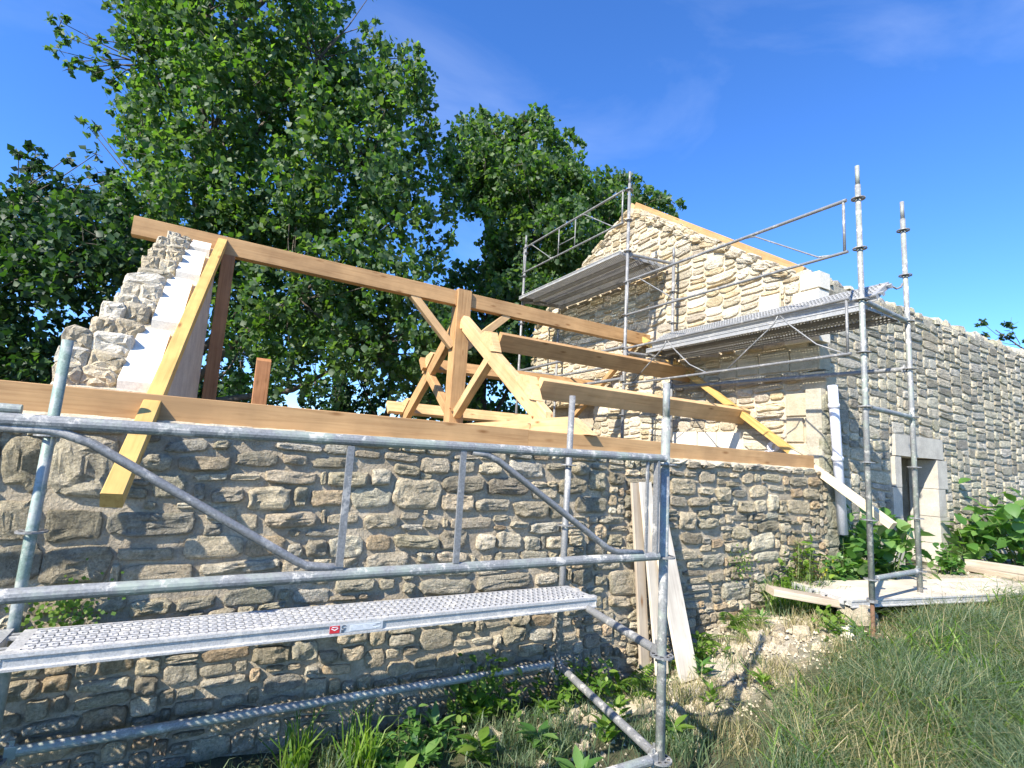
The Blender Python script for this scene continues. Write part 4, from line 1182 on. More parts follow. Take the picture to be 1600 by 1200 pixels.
def leaf_cloud(name, C, R, per, size, mat, rng, parent, nsolo=300, cam_near=None):
    """leaves scattered on the shells of many small clumps; the biggest-looking ones are objects"""
    pts = []; 
    for (x, y, z), r in zip(C, R):
        k = max(6, int(per*(r/.45)**2))
        # several sprigs per clump
        ns = max(3, k//14)
        d = rng.normal(size=(ns, 3)); d /= np.linalg.norm(d, axis=1)[:, None]
        rad = r*rng.uniform(.35, 1.08, ns)**.6
        sp = np.array([x, y, z]) + d*rad[:, None]*np.array([1, 1, .92])
        idx = rng.integers(0, ns, k)
        p_ = sp[idx] + rng.normal(size=(k, 3))*r*.12
        pts.append(p_)
    P_ = np.concatenate(pts); n = len(P_)
    a, s_, nn = rot_rand(rng, n)
    sz = size*rng.uniform(.55, 1.15, n)
    dist = np.linalg.norm(P_, axis=1)
    # objects: leaves that show largest (nearest to where the picture was taken)
    order = np.argsort(-(sz/dist))
    solo = order[:nsolo]; mask = np.ones(n, bool); mask[solo] = False
    Pm, am, sm, nm_, zm = P_[mask], a[mask], s_[mask], nn[mask], sz[mask]
    m_ = len(Pm); L = zm[:, None]; W = zm[:, None]*.44
    v = np.empty((m_, 5, 3), np.float32)
    v[:, 0] = Pm
    v[:, 1] = Pm + am*L*.42 + sm*W + nm_*L*.10
    v[:, 2] = Pm + am*L - nm_*L*.10
    v[:, 3] = Pm + am*L*.42 - sm*W + nm_*L*.10
    v[:, 4] = Pm + am*L*.45
    me = bpy.data.meshes.new(name)
    me.vertices.add(m_*5); me.vertices.foreach_set('co', v.reshape(-1))
    tri = np.array([0, 4, 1, 1, 4, 2, 0, 3, 4, 4, 3, 2], np.int32)
    idx = (np.arange(m_, dtype=np.int32)[:, None]*5 + tri[None, :]).reshape(-1)
    me.loops.add(m_*12); me.loops.foreach_set('vertex_index', idx)
    me.polygons.add(m_*4); me.polygons.foreach_set('loop_start', np.arange(0, m_*12, 3, dtype=np.int32))
    me.polygons.foreach_set('loop_total', np.full(m_*4, 3, np.int32))
    me.update(calc_edges=True); me.validate()
    o = link(name, me, mat, parent); o['kind'] = 'stuff'
    lm = leaf_mesh('leaf', 1.0, .86, mat, .2)
    pl = Vector(parent['_l'])
    for i in solo:
        lo = bpy.data.objects.new('leaf', lm); col.objects.link(lo); lo.parent = parent
        A, S, N_ = a[i], s_[i], nn[i]; k = float(sz[i]); p_ = P_[i]-np.array(pl)
        lo.matrix_basis = Matrix(((A[0]*k, S[0]*k, N_[0]*k, p_[0]), (A[1]*k, S[1]*k, N_[1]*k, p_[1]), (A[2]*k, S[2]*k, N_[2]*k, p_[2]), (0, 0, 0, 1)))
    return n

def tree(label, base, top, crown, per, size, mat, seed, r0=.2, nlimb=9, nsolo=300, name='leafy_tree'):
    rng = np.random.default_rng(seed)
    A = np.array(crown, float)/100; C = A[:, :3]; R = A[:, 3]
    t_ = thing(name, label, 'tree', tuple(base), 'trees behind the houses')
    base = np.array(base, float); top = np.array(top, float)
    k = 12
    wob = rng.normal(size=(k, 3))*.07; wob[0] = 0; wob[:, 2] = 0
    tp = [base + (top-base)*i/(k-1) + wob[i] for i in range(k)]
    rs_ = [r0*(1-.8*i/(k-1)) for i in range(k)]
    m_ = MB(); m_.tube([tuple(p_) for p_ in tp], rs_, 12); m_.obj('trunk', M['bark'], t_, True)
    # group clumps round limb ends
    lim = C[rng.choice(len(C), nlimb, replace=False)]
    for _ in range(4):
        d = np.linalg.norm(C[:, None]-lim[None], axis=2); a = d.argmin(1)
        for j in range(nlimb):
            if (a == j).any(): lim[j] = C[a == j].mean(0)
    for j in range(nlimb):
        if not (a == j).any(): continue
        e = lim[j]
        zt = min(max(e[2]-1.6-rng.uniform(0, .8), base[2]+1.0), top[2]-.3)
        f_ = (zt-base[2])/(top[2]-base[2]); s0 = base+(top-base)*f_
        mid = (s0+e)/2 + rng.normal(size=3)*.15; mid[2] -= .1
        m_ = MB(); m_.tube([tuple(s0), tuple((s0*.6+mid*.4)), tuple(mid), tuple(e)], [r0*.42, r0*.36, r0*.26, r0*.10], 7)
        for c_, rc_ in zip(C[a == j], R[a == j]):
            q = mid*.35+e*.65 + rng.normal(size=3)*.08
            m_.tube([tuple(q), tuple((q+c_)/2+rng.normal(size=3)*.06), tuple(c_)], [r0*.09, r0*.06, .006], 5, caps=False)
            for _ in range(3):
                dd = rng.normal(size=3); dd /= np.linalg.norm(dd)
                m_.tube([tuple(c_), tuple(c_+dd*min(.26, rc_*.75))], [.007, .003], 4, caps=False)
        m_.obj('limb', M['bark'], t_, True)
    n = leaf_cloud('crown', C, R, per, size, mat, rng, t_, nsolo)
    return t_

# leaf clumps of the tree crowns, cm (x, y, z, radius)
CROWN1=[(20,934,830,58),(-82,1055,1215,33),(108,1034,1044,45),(362,997,272,60),(55,1228,1133,51),(206,1006,213,69),(35,1012,706,57),(-157,1278,426,67),(-177,1345,1021,61),(8,917,870,70),(48,1237,138,26),(254,1130,522,60),(-103,1091,441,65),(130,1162,947,54),(19,1188,308,56),(238,1057,257,62),(-76,990,681,59),(-91,1204,1341,67),(-185,1224,624,52),(22,1106,1258,20),(-54,1025,1182,32),(307,974,743,37),(148,1128,403,65),(-172,1077,954,54),(167,1084,200,58),(21,1308,514,70),(-4,1144,408,67),(87,1175,419,56),(72,1010,233,62),(61,1243,624,61),(92,1155,747,55),(98,1015,433,71),(-93,1111,705,51),(130,984,988,19),(171,1084,723,59),(-124,1402,813,54),(-165,1082,803,70),(-79,952,924,51),(-165,1278,823,71),(115,939,606,66),(256,980,721,70),(21,1220,207,22),(-112,1092,1215,46),(-240,1373,924,47),(13,1061,1085,66),(-75,1146,762,64),(105,1153,584,67),(-145,1209,930,70),(28,1294,834,52),(-107,1078,1239,19),(-89,1112,525,71),(-33,1227,622,56),(282,1033,503,64),(-226,1341,1097,62),(-112,1477,511,69),(100,955,514,65),(70,1223,733,51),(-108,1010,862,56),(-272,1292,882,21),(276,1222,457,60),(-143,1471,562,50),(247,1040,648,55),(187,1254,698,54),(-39,1195,1206,67),(-261,1272,934,27),(421,1056,285,37),(-39,989,1083,64),(96,1042,566,50),(-133,1100,661,56),(185,1008,857,25),(253,1054,595,61),(-226,1387,637,35),(17,1288,876,50),(205,1128,292,50),(79,976,462,60),(205,980,182,68),(-147,1358,698,52),(86,1139,221,67),(28,1119,262,49),(-205,1240,797,51),(-11,1031,668,68),(-95,1340,1108,56),(-177,1246,846,63),(232,921,714,57),(13,971,764,69),(-151,1278,386,60),(265,902,328,57),(250,924,421,71),(-52,1016,604,66),(103,1056,1063,50),(367,972,311,36),(114,1069,1126,21),(-12,1037,1127,59),(196,1061,783,66),(-9,1031,1190,20),(-189,1392,754,54),(299,1082,742,68),(-153,1220,1219,56),(46,1047,1042,69),(120,1182,783,71),(-116,1056,1098,53),(23,1302,420,52),(-222,1359,944,60),(96,1111,951,66),(-51,1036,658,55),(241,1164,668,53),(-41,1221,600,52),(104,1135,703,52),(207,1093,578,55),(-155,1150,521,50),(-6,1183,457,60),(-178,1186,423,61),(-58,1272,856,68),(324,1035,152,57),(-28,1266,889,60),(-28,1060,457,67),(199,1294,396,70),(-32,1215,945,61),(303,1066,588,48),(244,909,301,63),(-119,1399,1011,62),(76,1139,309,52),(393,1032,108,22),(30,1272,711,71),(-213,1263,1384,30),(-138,1242,554,65),(-171,1284,746,70),(92,996,1070,22),(132,1298,288,70),(191,968,798,28),(-127,1239,1126,66),(-81,1132,434,69),(-13,1234,1088,53),(63,1270,948,64),(32,1005,1094,40),(125,1076,753,68),(93,1098,1086,51),(44,1056,360,69),(388,1191,213,67),(-182,1391,678,55),(-106,1294,326,22),(176,1246,341,55),(195,968,425,57),(195,892,525,71),(261,952,778,30),(-187,1219,1152,62),(140,1330,514,62),(54,1087,211,61),(-136,1271,1114,68),(215,915,624,65),(123,1214,436,67),(352,1054,506,24),(-249,1179,1234,20),(-222,1338,498,39),(-220,1367,774,44),(246,1010,435,65),(-119,1090,748,58),(130,1076,150,65),(43,1092,426,69),(124,974,444,64),(-178,1188,584,51),(256,1143,601,56),(335,923,219,70),(283,1065,259,67),(373,981,203,45),(156,1202,879,59),(-223,1204,1069,60),(-202,1397,353,18),(-58,1055,563,71),(77,1023,839,69),(73,1101,750,50),(7,1249,1233,57),(349,1041,704,34),(-123,1172,782,64),(-251,1322,1135,31),(177,1080,207,60),(-24,1135,726,66),(257,979,516,65),(-143,1286,354,45),(-153,1334,481,63),(-19,1113,474,69),(396,1012,180,40),(171,1269,742,53),(382,1024,116,35),(114,1069,1036,51),(-237,1294,1208,59),(309,1005,578,42),(-39,1286,397,52),(-215,1223,924,65),(-3,1208,341,56),(-68,1119,1227,51),(-61,1026,971,55),(-186,1426,679,57),(98,1029,468,59),(75,1115,1141,69),(-40,1056,1198,39),(-148,1332,1349,53),(135,1365,342,66),(209,966,710,71),(50,1265,103,20),(-124,1339,428,62),(191,1061,325,67),(-64,1337,615,66),(255,1040,313,66),(178,989,904,20),(60,1130,382,62),(319,940,252,55),(-160,1146,620,51),(114,1260,945,52),(180,1300,306,52),(53,1034,1001,52),(219,1094,95,22),(-98,1320,798,67),(-16,1108,533,66),(-230,1310,830,41),(-82,1174,504,54),(-231,1252,917,57),(-62,1220,840,57),(-86,1156,1046,68),(76,1203,865,62),(-59,1176,365,70),(-64,977,778,53),(-210,1286,326,22),(53,1204,801,60),(-72,1151,1237,52),(-190,1272,411,48),(153,938,319,67),(266,1090,215,64),(-161,1071,839,50),(-168,1126,937,50),(-125,1178,1198,66),(20,1104,1097,51),(-57,1302,361,45),(160,993,702,62),(358,975,374,18),(85,1181,470,70),(59,1331,733,68),(-274,1283,1205,37),(-56,1306,342,30),(-14,1243,1131,70),(214,1275,294,60),(188,1073,654,58),(-272,1210,1224,21),(-167,1294,381,63),(14,1142,276,41),(209,978,308,60),(-140,1261,1022,59),(118,961,301,53),(-141,1086,1206,46),(-203,1272,687,38),(-364,1347,843,24),(-343,1340,811,18),(-357,1353,783,16),(-308,1320,813,20),(-314,1331,766,20),(-341,1350,747,20),(-288,1320,742,20),(-263,1309,723,22),(-252,1309,684,20),(-288,1339,631,17),(-274,1331,630,10),(-280,1311,775,22),(342,983,618,40),(361,982,554,40),(361,994,480,45),(376,996,415,40),(263,1046,507,50),(328,1034,352,50)]
CROWN2=[(-584,1438,355,53),(-358,1201,134,52),(-236,1107,418,27),(-270,1161,125,65),(-324,1245,489,22),(-436,1252,110,60),(-327,1327,68,37),(-314,1358,260,51),(-329,1392,94,46),(-506,1345,363,64),(-219,1127,307,70),(-280,1063,227,56),(-467,1416,103,70),(-303,1193,401,61),(-220,1145,88,29),(-318,1119,219,57),(-199,1077,266,60),(-137,1098,350,23),(-381,1248,402,32),(-204,1035,241,67),(-311,1117,349,42),(-546,1337,237,51),(-356,1409,110,50),(-344,1258,430,31),(-467,1414,133,58),(-489,1256,296,65),(-340,1388,152,66),(-384,1155,235,55),(-319,1276,344,71),(-394,1428,398,71),(-502,1346,188,63),(-365,1328,73,46),(-419,1209,284,51),(-418,1185,132,53),(-291,1089,104,69),(-569,1468,430,54),(-435,1307,19,19),(-458,1302,263,55),(-372,1252,380,52),(-502,1492,242,51),(-422,1273,350,56),(-163,1146,369,35),(-580,1354,404,40),(-510,1246,251,44),(-240,1280,190,44),(-497,1275,126,62),(-397,1464,223,52),(-425,1329,258,54),(-318,1238,47,23),(-379,1389,221,61),(-282,1320,435,71),(-607,1540,181,56),(-291,1357,400,52),(-523,1511,118,66),(-610,1490,241,44),(-184,1024,308,59),(-212,1117,361,53),(-544,1360,65,22),(-333,1231,473,25),(-333,1298,37,19),(-298,1237,312,67),(-262,1294,299,56),(-556,1389,129,40),(-325,1129,228,65),(-520,1499,105,63),(-168,1191,356,43),(-582,1400,453,25),(-221,1197,439,56),(-456,1305,431,25),(-497,1315,208,51),(-327,1155,125,60),(-462,1331,363,56),(-345,1094,276,57),(-297,1222,282,58),(-468,1238,76,58),(-482,1258,428,25),(-519,1363,15,22),(-539,1328,99,23),(-569,1546,118,50),(-596,1434,201,24),(-390,1182,135,66),(-495,1374,41,35),(-452,1319,39,29),(-153,1097,224,27),(-256,1087,340,51),(-560,1424,176,54),(-207,1198,210,29),(-614,1532,420,52),(-496,1278,250,66),(-162,1110,380,25),(-221,1132,111,46),(-415,1227,315,55),(-572,1347,361,42),(-318,1248,465,32),(-411,1217,62,55),(-262,1251,74,31),(-359,1185,317,62),(-298,1266,49,24),(-454,1361,96,62),(-165,1134,316,56),(-400,1297,226,50),(-178,1263,296,45),(-370,1433,107,55),(-196,1163,465,24),(-326,1226,297,50),(-329,1241,144,58),(-535,1375,75,53),(-558,1353,155,23),(-370,1275,218,53),(-438,1212,394,26),(-436,1183,276,71),(-587,1336,376,23),(-234,1209,487,22),(-455,1286,195,55),(-579,1524,61,59),(-198,1011,290,71),(-212,1217,151,24),(-514,1445,433,60),(-389,1192,360,45),(-569,1374,183,20),(-351,1223,490,16),(-326,1208,496,18),(-275,1180,488,12),(-231,1154,498,14)]
CROWN3=[(741,1044,823,29),(601,1184,544,51),(793,1199,415,45),(769,1165,739,68),(718,1105,866,34),(509,1236,759,48),(566,1088,602,70),(597,1145,867,28),(572,1094,264,55),(784,1252,559,55),(687,1216,725,61),(574,1260,762,57),(594,1299,135,33),(569,1252,495,31),(569,1147,481,30),(746,972,527,64),(717,1208,899,56),(784,1188,370,25),(888,1011,508,19),(757,1201,826,55),(714,994,575,62),(724,1038,766,30),(552,1391,252,61),(879,1017,627,53),(703,1171,819,59),(487,1136,768,62),(733,1002,670,55),(595,1065,517,50),(938,937,687,23),(856,1058,624,62),(520,1249,249,71),(575,1273,900,57),(816,1124,479,44),(682,1324,244,52),(789,1028,458,33),(682,1289,501,61),(489,1322,113,30),(993,1051,726,41),(705,1062,558,56),(567,1010,686,65),(616,1279,481,57),(638,1148,278,58),(911,1018,772,25),(733,1206,674,69),(710,1253,216,66),(545,1118,812,44),(545,1217,917,20),(586,1096,576,52),(602,1263,837,55),(750,1241,184,34),(558,1291,345,36),(708,1226,338,70),(908,1065,669,59),(708,1295,413,59),(763,1192,317,30),(904,1094,747,71),(813,1038,509,57),(573,1227,131,45),(523,1110,247,53),(520,1374,152,39),(577,1080,701,56),(545,1366,129,35),(761,1096,750,42),(886,1132,751,54),(695,1074,828,38),(635,1068,839,40),(569,1183,629,29),(520,1212,316,50),(774,1127,440,38),(810,1249,611,50),(690,1034,645,57),(709,1264,524,70),(726,1257,793,67),(899,1178,721,64),(463,1187,695,24),(745,1274,653,63),(518,1287,296,36),(672,1212,698,68),(701,1134,720,69),(709,1149,916,24),(645,1142,230,55),(533,1165,721,54),(647,1218,580,55),(908,1108,587,71),(564,1134,339,55),(684,1103,405,60),(706,984,508,66),(596,1249,412,26),(692,1266,536,59),(656,1044,388,64),(515,1131,645,45),(621,1235,126,31),(520,1231,473,27),(809,1193,521,62),(534,1300,800,41),(996,1095,701,66),(614,1136,407,63),(600,1113,680,64),(554,1064,255,67),(646,1099,218,60),(926,1021,574,48),(603,1140,683,69),(588,1279,883,71),(583,1007,386,61),(987,999,645,35),(526,1276,713,27),(586,1173,725,67),(667,1260,866,67),(591,1198,590,24),(625,1043,580,50),(998,1025,622,29),(653,1269,508,54),(952,1063,635,50),(567,1148,517,29),(562,1166,644,41),(625,1335,157,47),(785,1006,674,60),(642,957,559,60),(638,1171,858,58),(780,1042,730,35),(680,1028,693,63),(636,1180,855,63),(562,1232,681,36),(585,1137,373,56),(907,1026,684,50),(465,1255,189,27),(876,973,693,46),(564,1175,385,23),(656,1169,680,61),(506,1225,887,23),(547,1204,236,55),(680,1385,283,52),(707,1145,180,31),(538,1121,285,66),(720,1214,170,54),(687,1275,559,54),(490,1336,246,25),(772,1207,290,24),(605,1223,718,67),(675,1142,931,30),(825,985,653,53),(494,1060,692,53),(675,1039,493,52),(936,998,695,47),(851,1173,549,59),(570,1234,366,30),(477,1274,139,32),(649,1059,783,55),(675,1220,268,70),(589,1250,491,37),(777,1244,744,63),(885,941,571,54),(480,1142,742,59),(564,1350,119,30),(649,1097,460,50),(508,1365,198,30),(837,1030,740,28),(757,1196,508,63),(970,1070,596,44),(850,982,522,49),(546,1178,419,25),(586,1134,593,56),(773,1187,861,62),(887,949,697,21),(864,1090,496,26),(827,1027,733,34),(626,1124,885,28),(640,1097,395,52),(1032,1041,714,58),(743,1195,615,70),(484,1243,812,20),(859,1003,745,20),(782,1165,386,22),(559,1282,150,49),(534,1185,281,59),(593,1190,850,62),(775,1275,603,53),(693,1076,728,63),(711,974,493,69),(861,1103,557,61),(597,1187,422,55),(746,1240,311,64),(702,1024,711,43),(764,1226,215,25),(483,1281,276,27),(823,1147,726,50),(671,1121,876,50),(464,1176,812,20),(709,1151,239,33),(503,1159,834,48),(690,1121,367,64),(643,1063,730,58),(768,1088,811,32),(601,1102,399,54),(898,1027,762,26),(661,1320,140,37),(817,1194,540,65),(564,1159,196,54),(519,1140,859,20),(615,1257,705,46),(962,965,701,30),(1000,945,694,25),(990,957,656,30),(472,1230,790,42),(470,1242,722,45),(488,1242,659,45),(537,1215,651,40),(488,1271,478,50),(536,1246,465,50),(577,1225,450,50),(512,1271,396,50),(577,1242,349,50),(524,1279,303,50),(581,1254,257,50),(564,1192,695,50)]
CROWN4=[(270,2130,436,68),(-36,2400,238,70),(-167,2241,87,70),(76,2130,452,55),(332,1844,424,44),(-812,2837,112,63),(381,1852,127,68),(827,1821,190,61),(203,2025,213,50),(46,2225,447,55),(299,1893,411,70),(-731,2472,59,58),(943,1720,166,54),(-700,2728,99,66),(-118,2145,247,59),(179,2130,129,70),(-385,2387,207,44),(-660,2487,40,57),(-939,2661,24,66),(177,2258,345,59),(-964,2747,199,27),(-535,2484,168,69),(-399,2359,147,68),(772,1766,122,45),(-712,2690,36,59),(-212,2200,182,71),(214,2026,294,53),(533,1839,364,66),(421,1919,183,65),(-237,2352,82,57),(291,2012,326,50),(-288,2266,182,68),(483,1954,128,63),(-596,2462,211,37),(380,1848,324,68),(-163,2350,158,60),(342,1989,141,52),(-956,2816,30,56),(592,1727,127,53),(682,1729,260,47),(-434,2351,158,55),(-1027,2940,93,63),(575,1866,302,56),(-463,2490,146,60),(-1009,2834,137,68),(661,1777,231,64),(-502,2551,222,38),(736,1832,186,55),(-301,2281,173,71),(636,1724,299,38),(36,2117,76,49),(129,1866,330,67),(-980,2674,92,45),(808,1676,220,27),(-101,2167,299,52),(1031,1685,154,59),(97,2327,326,61),(-424,2496,90,65),(190,1996,79,44),(123,1984,408,65),(-108,2361,64,36),(71,2181,105,64),(291,1937,88,39),(-276,2296,45,45),(22,2358,215,65),(1023,1684,130,36),(-153,2368,168,58),(-897,2876,128,67),(-954,2669,21,58),(150,2122,252,53),(-532,2638,138,63),(654,1966,290,62),(-77,2417,173,55),(-518,2385,108,67),(414,1841,430,26),(18,2274,299,53),(438,1950,94,34),(823,1704,160,69),(-970,2879,33,67),(95,2225,67,33),(-830,2502,76,62),(-38,2279,181,58),(-376,2338,41,37),(-472,2451,218,45),(-562,2564,233,25),(-58,2195,108,61),(558,2000,151,56),(595,1997,215,56),(-624,2467,164,69),(135,2301,191,52),(-657,2411,140,67),(-998,2679,173,41),(691,1849,168,64),(-795,2746,17,41),(490,1867,287,68),(-724,2615,207,42),(499,1866,201,57),(646,1766,256,54),(-195,2216,127,68),(482,1835,373,65),(80,2147,150,57),(17,2252,147,69),(-765,2531,185,42),(-45,2069,346,62),(358,1813,197,62),(-541,2512,20,31),(47,2166,375,53),(-424,2405,39,42),(-283,2425,241,35),(565,1758,181,53),(-890,2778,33,64),(-843,2620,160,67),(74,1923,185,60),(-722,2421,88,54),(-841,2589,173,48),(460,2036,409,69),(118,2184,111,63),(315,2061,190,51),(125,2142,463,62),(12,2165,455,44)]
tree('tall broad poplar with glossy green crown filling the sky above the stepped gable', (-.2, 13.0, -1.8), (-1.2, 12.2, 11.5), CROWN1, 190, .138, M['leaf_tree'], 1, .20, 12)
tree('darker leafy tree low at the left edge, left of the stepped gable', (-5.0, 13.0, -1.8), (-4.6, 12.6, 3.8), CROWN2, 190, .130, M['leaf_dark'], 2, .16, 8)
tree('rounded green tree behind the peak of the tall gable', (6.3, 13.2, -1.8), (6.6, 12.6, 7.6), CROWN3, 200, .145, M['leaf_tree'], 3, .20, 10)
def group_trees():
    A = sorted(CROWN4, key=lambda c_: c_[0])
    n = len(A)//3
    labs = ('dark background tree low behind the left gable', 'dark background tree seen under the ridge beam', 'dark background tree seen through the roof truss')
    for i in range(3):
        part = A[i*n:(i+1)*n]
        a = np.array(part, float)/100; c_ = a[:, :3].mean(0)
        tree(labs[i], (c_[0], c_[1], -1.8), (c_[0]+.2, c_[1], c_[2]+1.0), part, 150, .19, M['leaf_dark'], 10+i, .18, 4, 60)
group_trees()
# the twig of another tree that shows beyond the side wall
far = [(2040+dx, 600+dy, 480+dz, r) for dx, dy, dz, r in ((0, 0, 0, 42), (60, -40, 20, 48), (-30, 30, -45, 30), (110, -70, -80, 60), (-60, 45, 8, 22), (180, -120, 40, 80), (260, -160, -60, 120), (200, -110, -190, 110), (330, -220, 80, 120), (60, -30, -40, 35))]
tree('dark-leaved tree whose twigs show past the side wall at the right edge', (23.5, 4.2, -1.8), (23.2, 4.6, 5.2), far, 70, .15, M['leaf_dark'], 21, .14, 3, 60)

# ------------------------------------------------------------------ shrubs and weeds
def shrub(name, label, loc, rad, hgt_, nleaf, L, W, mat, seed, broad=True, cat='shrub', stems=9, solo=300, up=.2):
    rng = np.random.default_rng(seed); x0, y0 = loc; z0 = H(x0, y0)
    t_ = thing(name, label, cat, (x0, y0, z0))
    lm = [leaf_mesh('leaf', L*k, W*k, mat, .18, broad) for k in (.75, 1.0, 1.2)]
    m_ = MB()
    tips = []
    for i in range(stems):
        an = rng.uniform(0, 6.28); r = rad*rng.uniform(.2, .95)
        tip = np.array([x0+r*math.cos(an)*1.0, y0+r*math.sin(an)*.8, z0+hgt_*rng.uniform(.6, 1.0)*(1-.35*(r/rad)**2)])
        b_ = np.array([x0+r*.3*math.cos(an), y0+r*.3*math.sin(an), z0-.03])
        mid = (b_+tip)/2; mid[2] += .12*hgt_
        m_.tube([tuple(b_), tuple(mid), tuple(tip)], [.010, .008, .003], 6); tips.append((b_, mid, tip))
    m_.obj('stems', M['stem'], t_, True)
    rest_v = []
    for i in range(nleaf):
        b_, mid, tip = tips[rng.integers(0, stems)]
        u = rng.uniform(.15, 1.0)**.7
        p_ = b_*(1-u)**2 + mid*2*u*(1-u) + tip*u*u + rng.normal(size=3)*rad*.16
        p_[2] = max(p_[2], z0+.04)
        d = np.array([p_[0]-x0, p_[1]-y0, rng.uniform(-.4, .5)*rad + up*rad]) + rng.normal(size=3)*rad*.5
        X = Vector(d).normalized(); nrm = Vector((rng.normal()*.35, rng.normal()*.35, 1)); Y_ = nrm.cross(X).normalized(); Z_ = X.cross(Y_)
        o = bpy.data.objects.new('leaf', lm[rng.integers(0, 3)]); col.objects.link(o); o.parent = t_
        q = Vector(p_)-Vector((x0, y0, z0))
        o.matrix_basis = Matrix(((X.x, Y_.x, Z_.x, q.x), (X.y, Y_.y, Z_.y, q.y), (X.z, Y_.z, Z_.z, q.z), (0, 0, 0, 1)))
    return t_
shrub('broad_leaved_shrub', 'bushy broad-leaved green shrub behind the feet of the tall scaffold posts', (6.75, 3.28), .62, .92, 300, .14, .115, M['leaf_bush'], 1, stems=14)
shrub('broad_leaved_shrub', 'large-leaved green shrub at the right edge against the side wall', (10.6, 3.05), .95, 1.20, 300, .20, .15, M['leaf_bush'], 2, stems=16)
shrub('broad_leaved_shrub', 'smaller shrub of pale underlit leaves just right of the doorway', (9.75, 3.45), .40, .70, 130, .17, .12, M['leaf_bush'], 3, stems=8)

def ivy_bush(name, label, loc, size, n, L, mat, seed, cat='weeds'):
    rng_ = np.random.default_rng(seed); x0, y0 = loc; z0 = H(x0, y0)
    t_ = thing(name, label, cat, (x0, y0, z0))
    lm = [leaf_mesh('leaf', L*k, L*.62*k, mat, .2, True) for k in (.7, 1.0, 1.3)]
    m_ = MB()
    for i in range(26):
        a = rng_.normal(size=2); b_ = (x0+a[0]*size[0]*.4, y0+a[1]*size[1]*.4)
        zt = size[2]*rng_.uniform(.5, 1.1)*math.exp(-a[0]**2*.25)
        tip = (b_[0]+rng_.normal()*.06, b_[1]+rng_.normal()*.05, z0+zt)
        m_.tube([(b_[0], b_[1], z0-.02), ((b_[0]+tip[0])/2+.02, (b_[1]+tip[1])/2, z0+zt*.5), tip], [.004, .003, .0015], 4)
        for k in range(n//26):
            u = rng_.uniform(.1, 1.0)
            p_ = np.array([b_[0]+(tip[0]-b_[0])*u, b_[1]+(tip[1]-b_[1])*u, z0+zt*u]) + rng_.normal(size=3)*.02
            X = Vector(rng_.normal(size=3)*np.array([1, 1, .6])+np.array([0, -.3, .2])).normalized(); Y_ = Vector((rng_.normal()*.4, rng_.normal()*.4, 1)).cross(X).normalized(); Z_ = X.cross(Y_)
            o = bpy.data.objects.new('leaf', lm[rng_.integers(0, 3)]); col.objects.link(o); o.parent = t_
            q = Vector(p_)-Vector((x0, y0, z0))
            o.matrix_basis = Matrix(((X.x, Y_.x, Z_.x, q.x), (X.y, Y_.y, Z_.y, q.y), (X.z, Y_.z, Z_.z, q.z), (0, 0, 0, 1)))
    m_.obj('stems', M['stem'], t_)
    return t_
ivy_bush('nettle_patch', 'tall tangle of small-leaved nettles in the corner between front wall and downpipe', (5.62, 3.40), (.34, .06, .72), 290, .07, M['leaf_weed'], 61)
ivy_bush('nettle_patch', 'weeds hiding the foot of the doorway, between tall post and threshold', (8.45, 3.28), (.34, .12, .40), 200, .09, M['leaf_bush'], 74)
ivy_bush('nettle_patch', 'fine-leaved weeds at the foot of the front wall, left end of the corner thicket', (5.25, 3.38), (.26, .06, .55), 290, .055, M['leaf_weed'], 71)
ivy_bush('nettle_patch', 'leafy weeds standing in front of the downpipe foot', (6.05, 3.30), (.30, .08, .62), 290, .08, M['leaf_bush'], 72)
ivy_bush('nettle_patch', 'weeds between the leaning shrub and the lying decks', (6.45, 3.02+.3), (.34, .08, .42), 240, .07, M['leaf_weed'], 73)
ivy_bush('bramble', 'low bramble trailing between the near posts and the front wall', (2.55, 3.22), (.40, .14, .34), 260, .055, M['leaf_weed'], 62)
ivy_bush('nettle_patch', 'small-leaved weeds at the wall foot under the right half of the near deck', (1.85, 3.32), (.45, .12, .42), 290, .06, M['leaf_weed'], 63)
ivy_bush('bramble', 'small-leaved creeper beside the fern right of the leaning boards', (3.75, 3.22), (.35, .14, .24), 240, .05, M['leaf_weed'], 64)
ivy_bush('nettle_patch', 'small-leaved weeds around the stone block under the lying decks', (5.0, 2.78), (.40, .14, .22), 220, .05, M['leaf_weed'], 65)
ivy_bush('nettle_patch', 'low leafy weeds at the bottom edge below the deck sticker', (1.25, 3.12), (.40, .14, .26), 230, .06, M['leaf_bush'], 66)

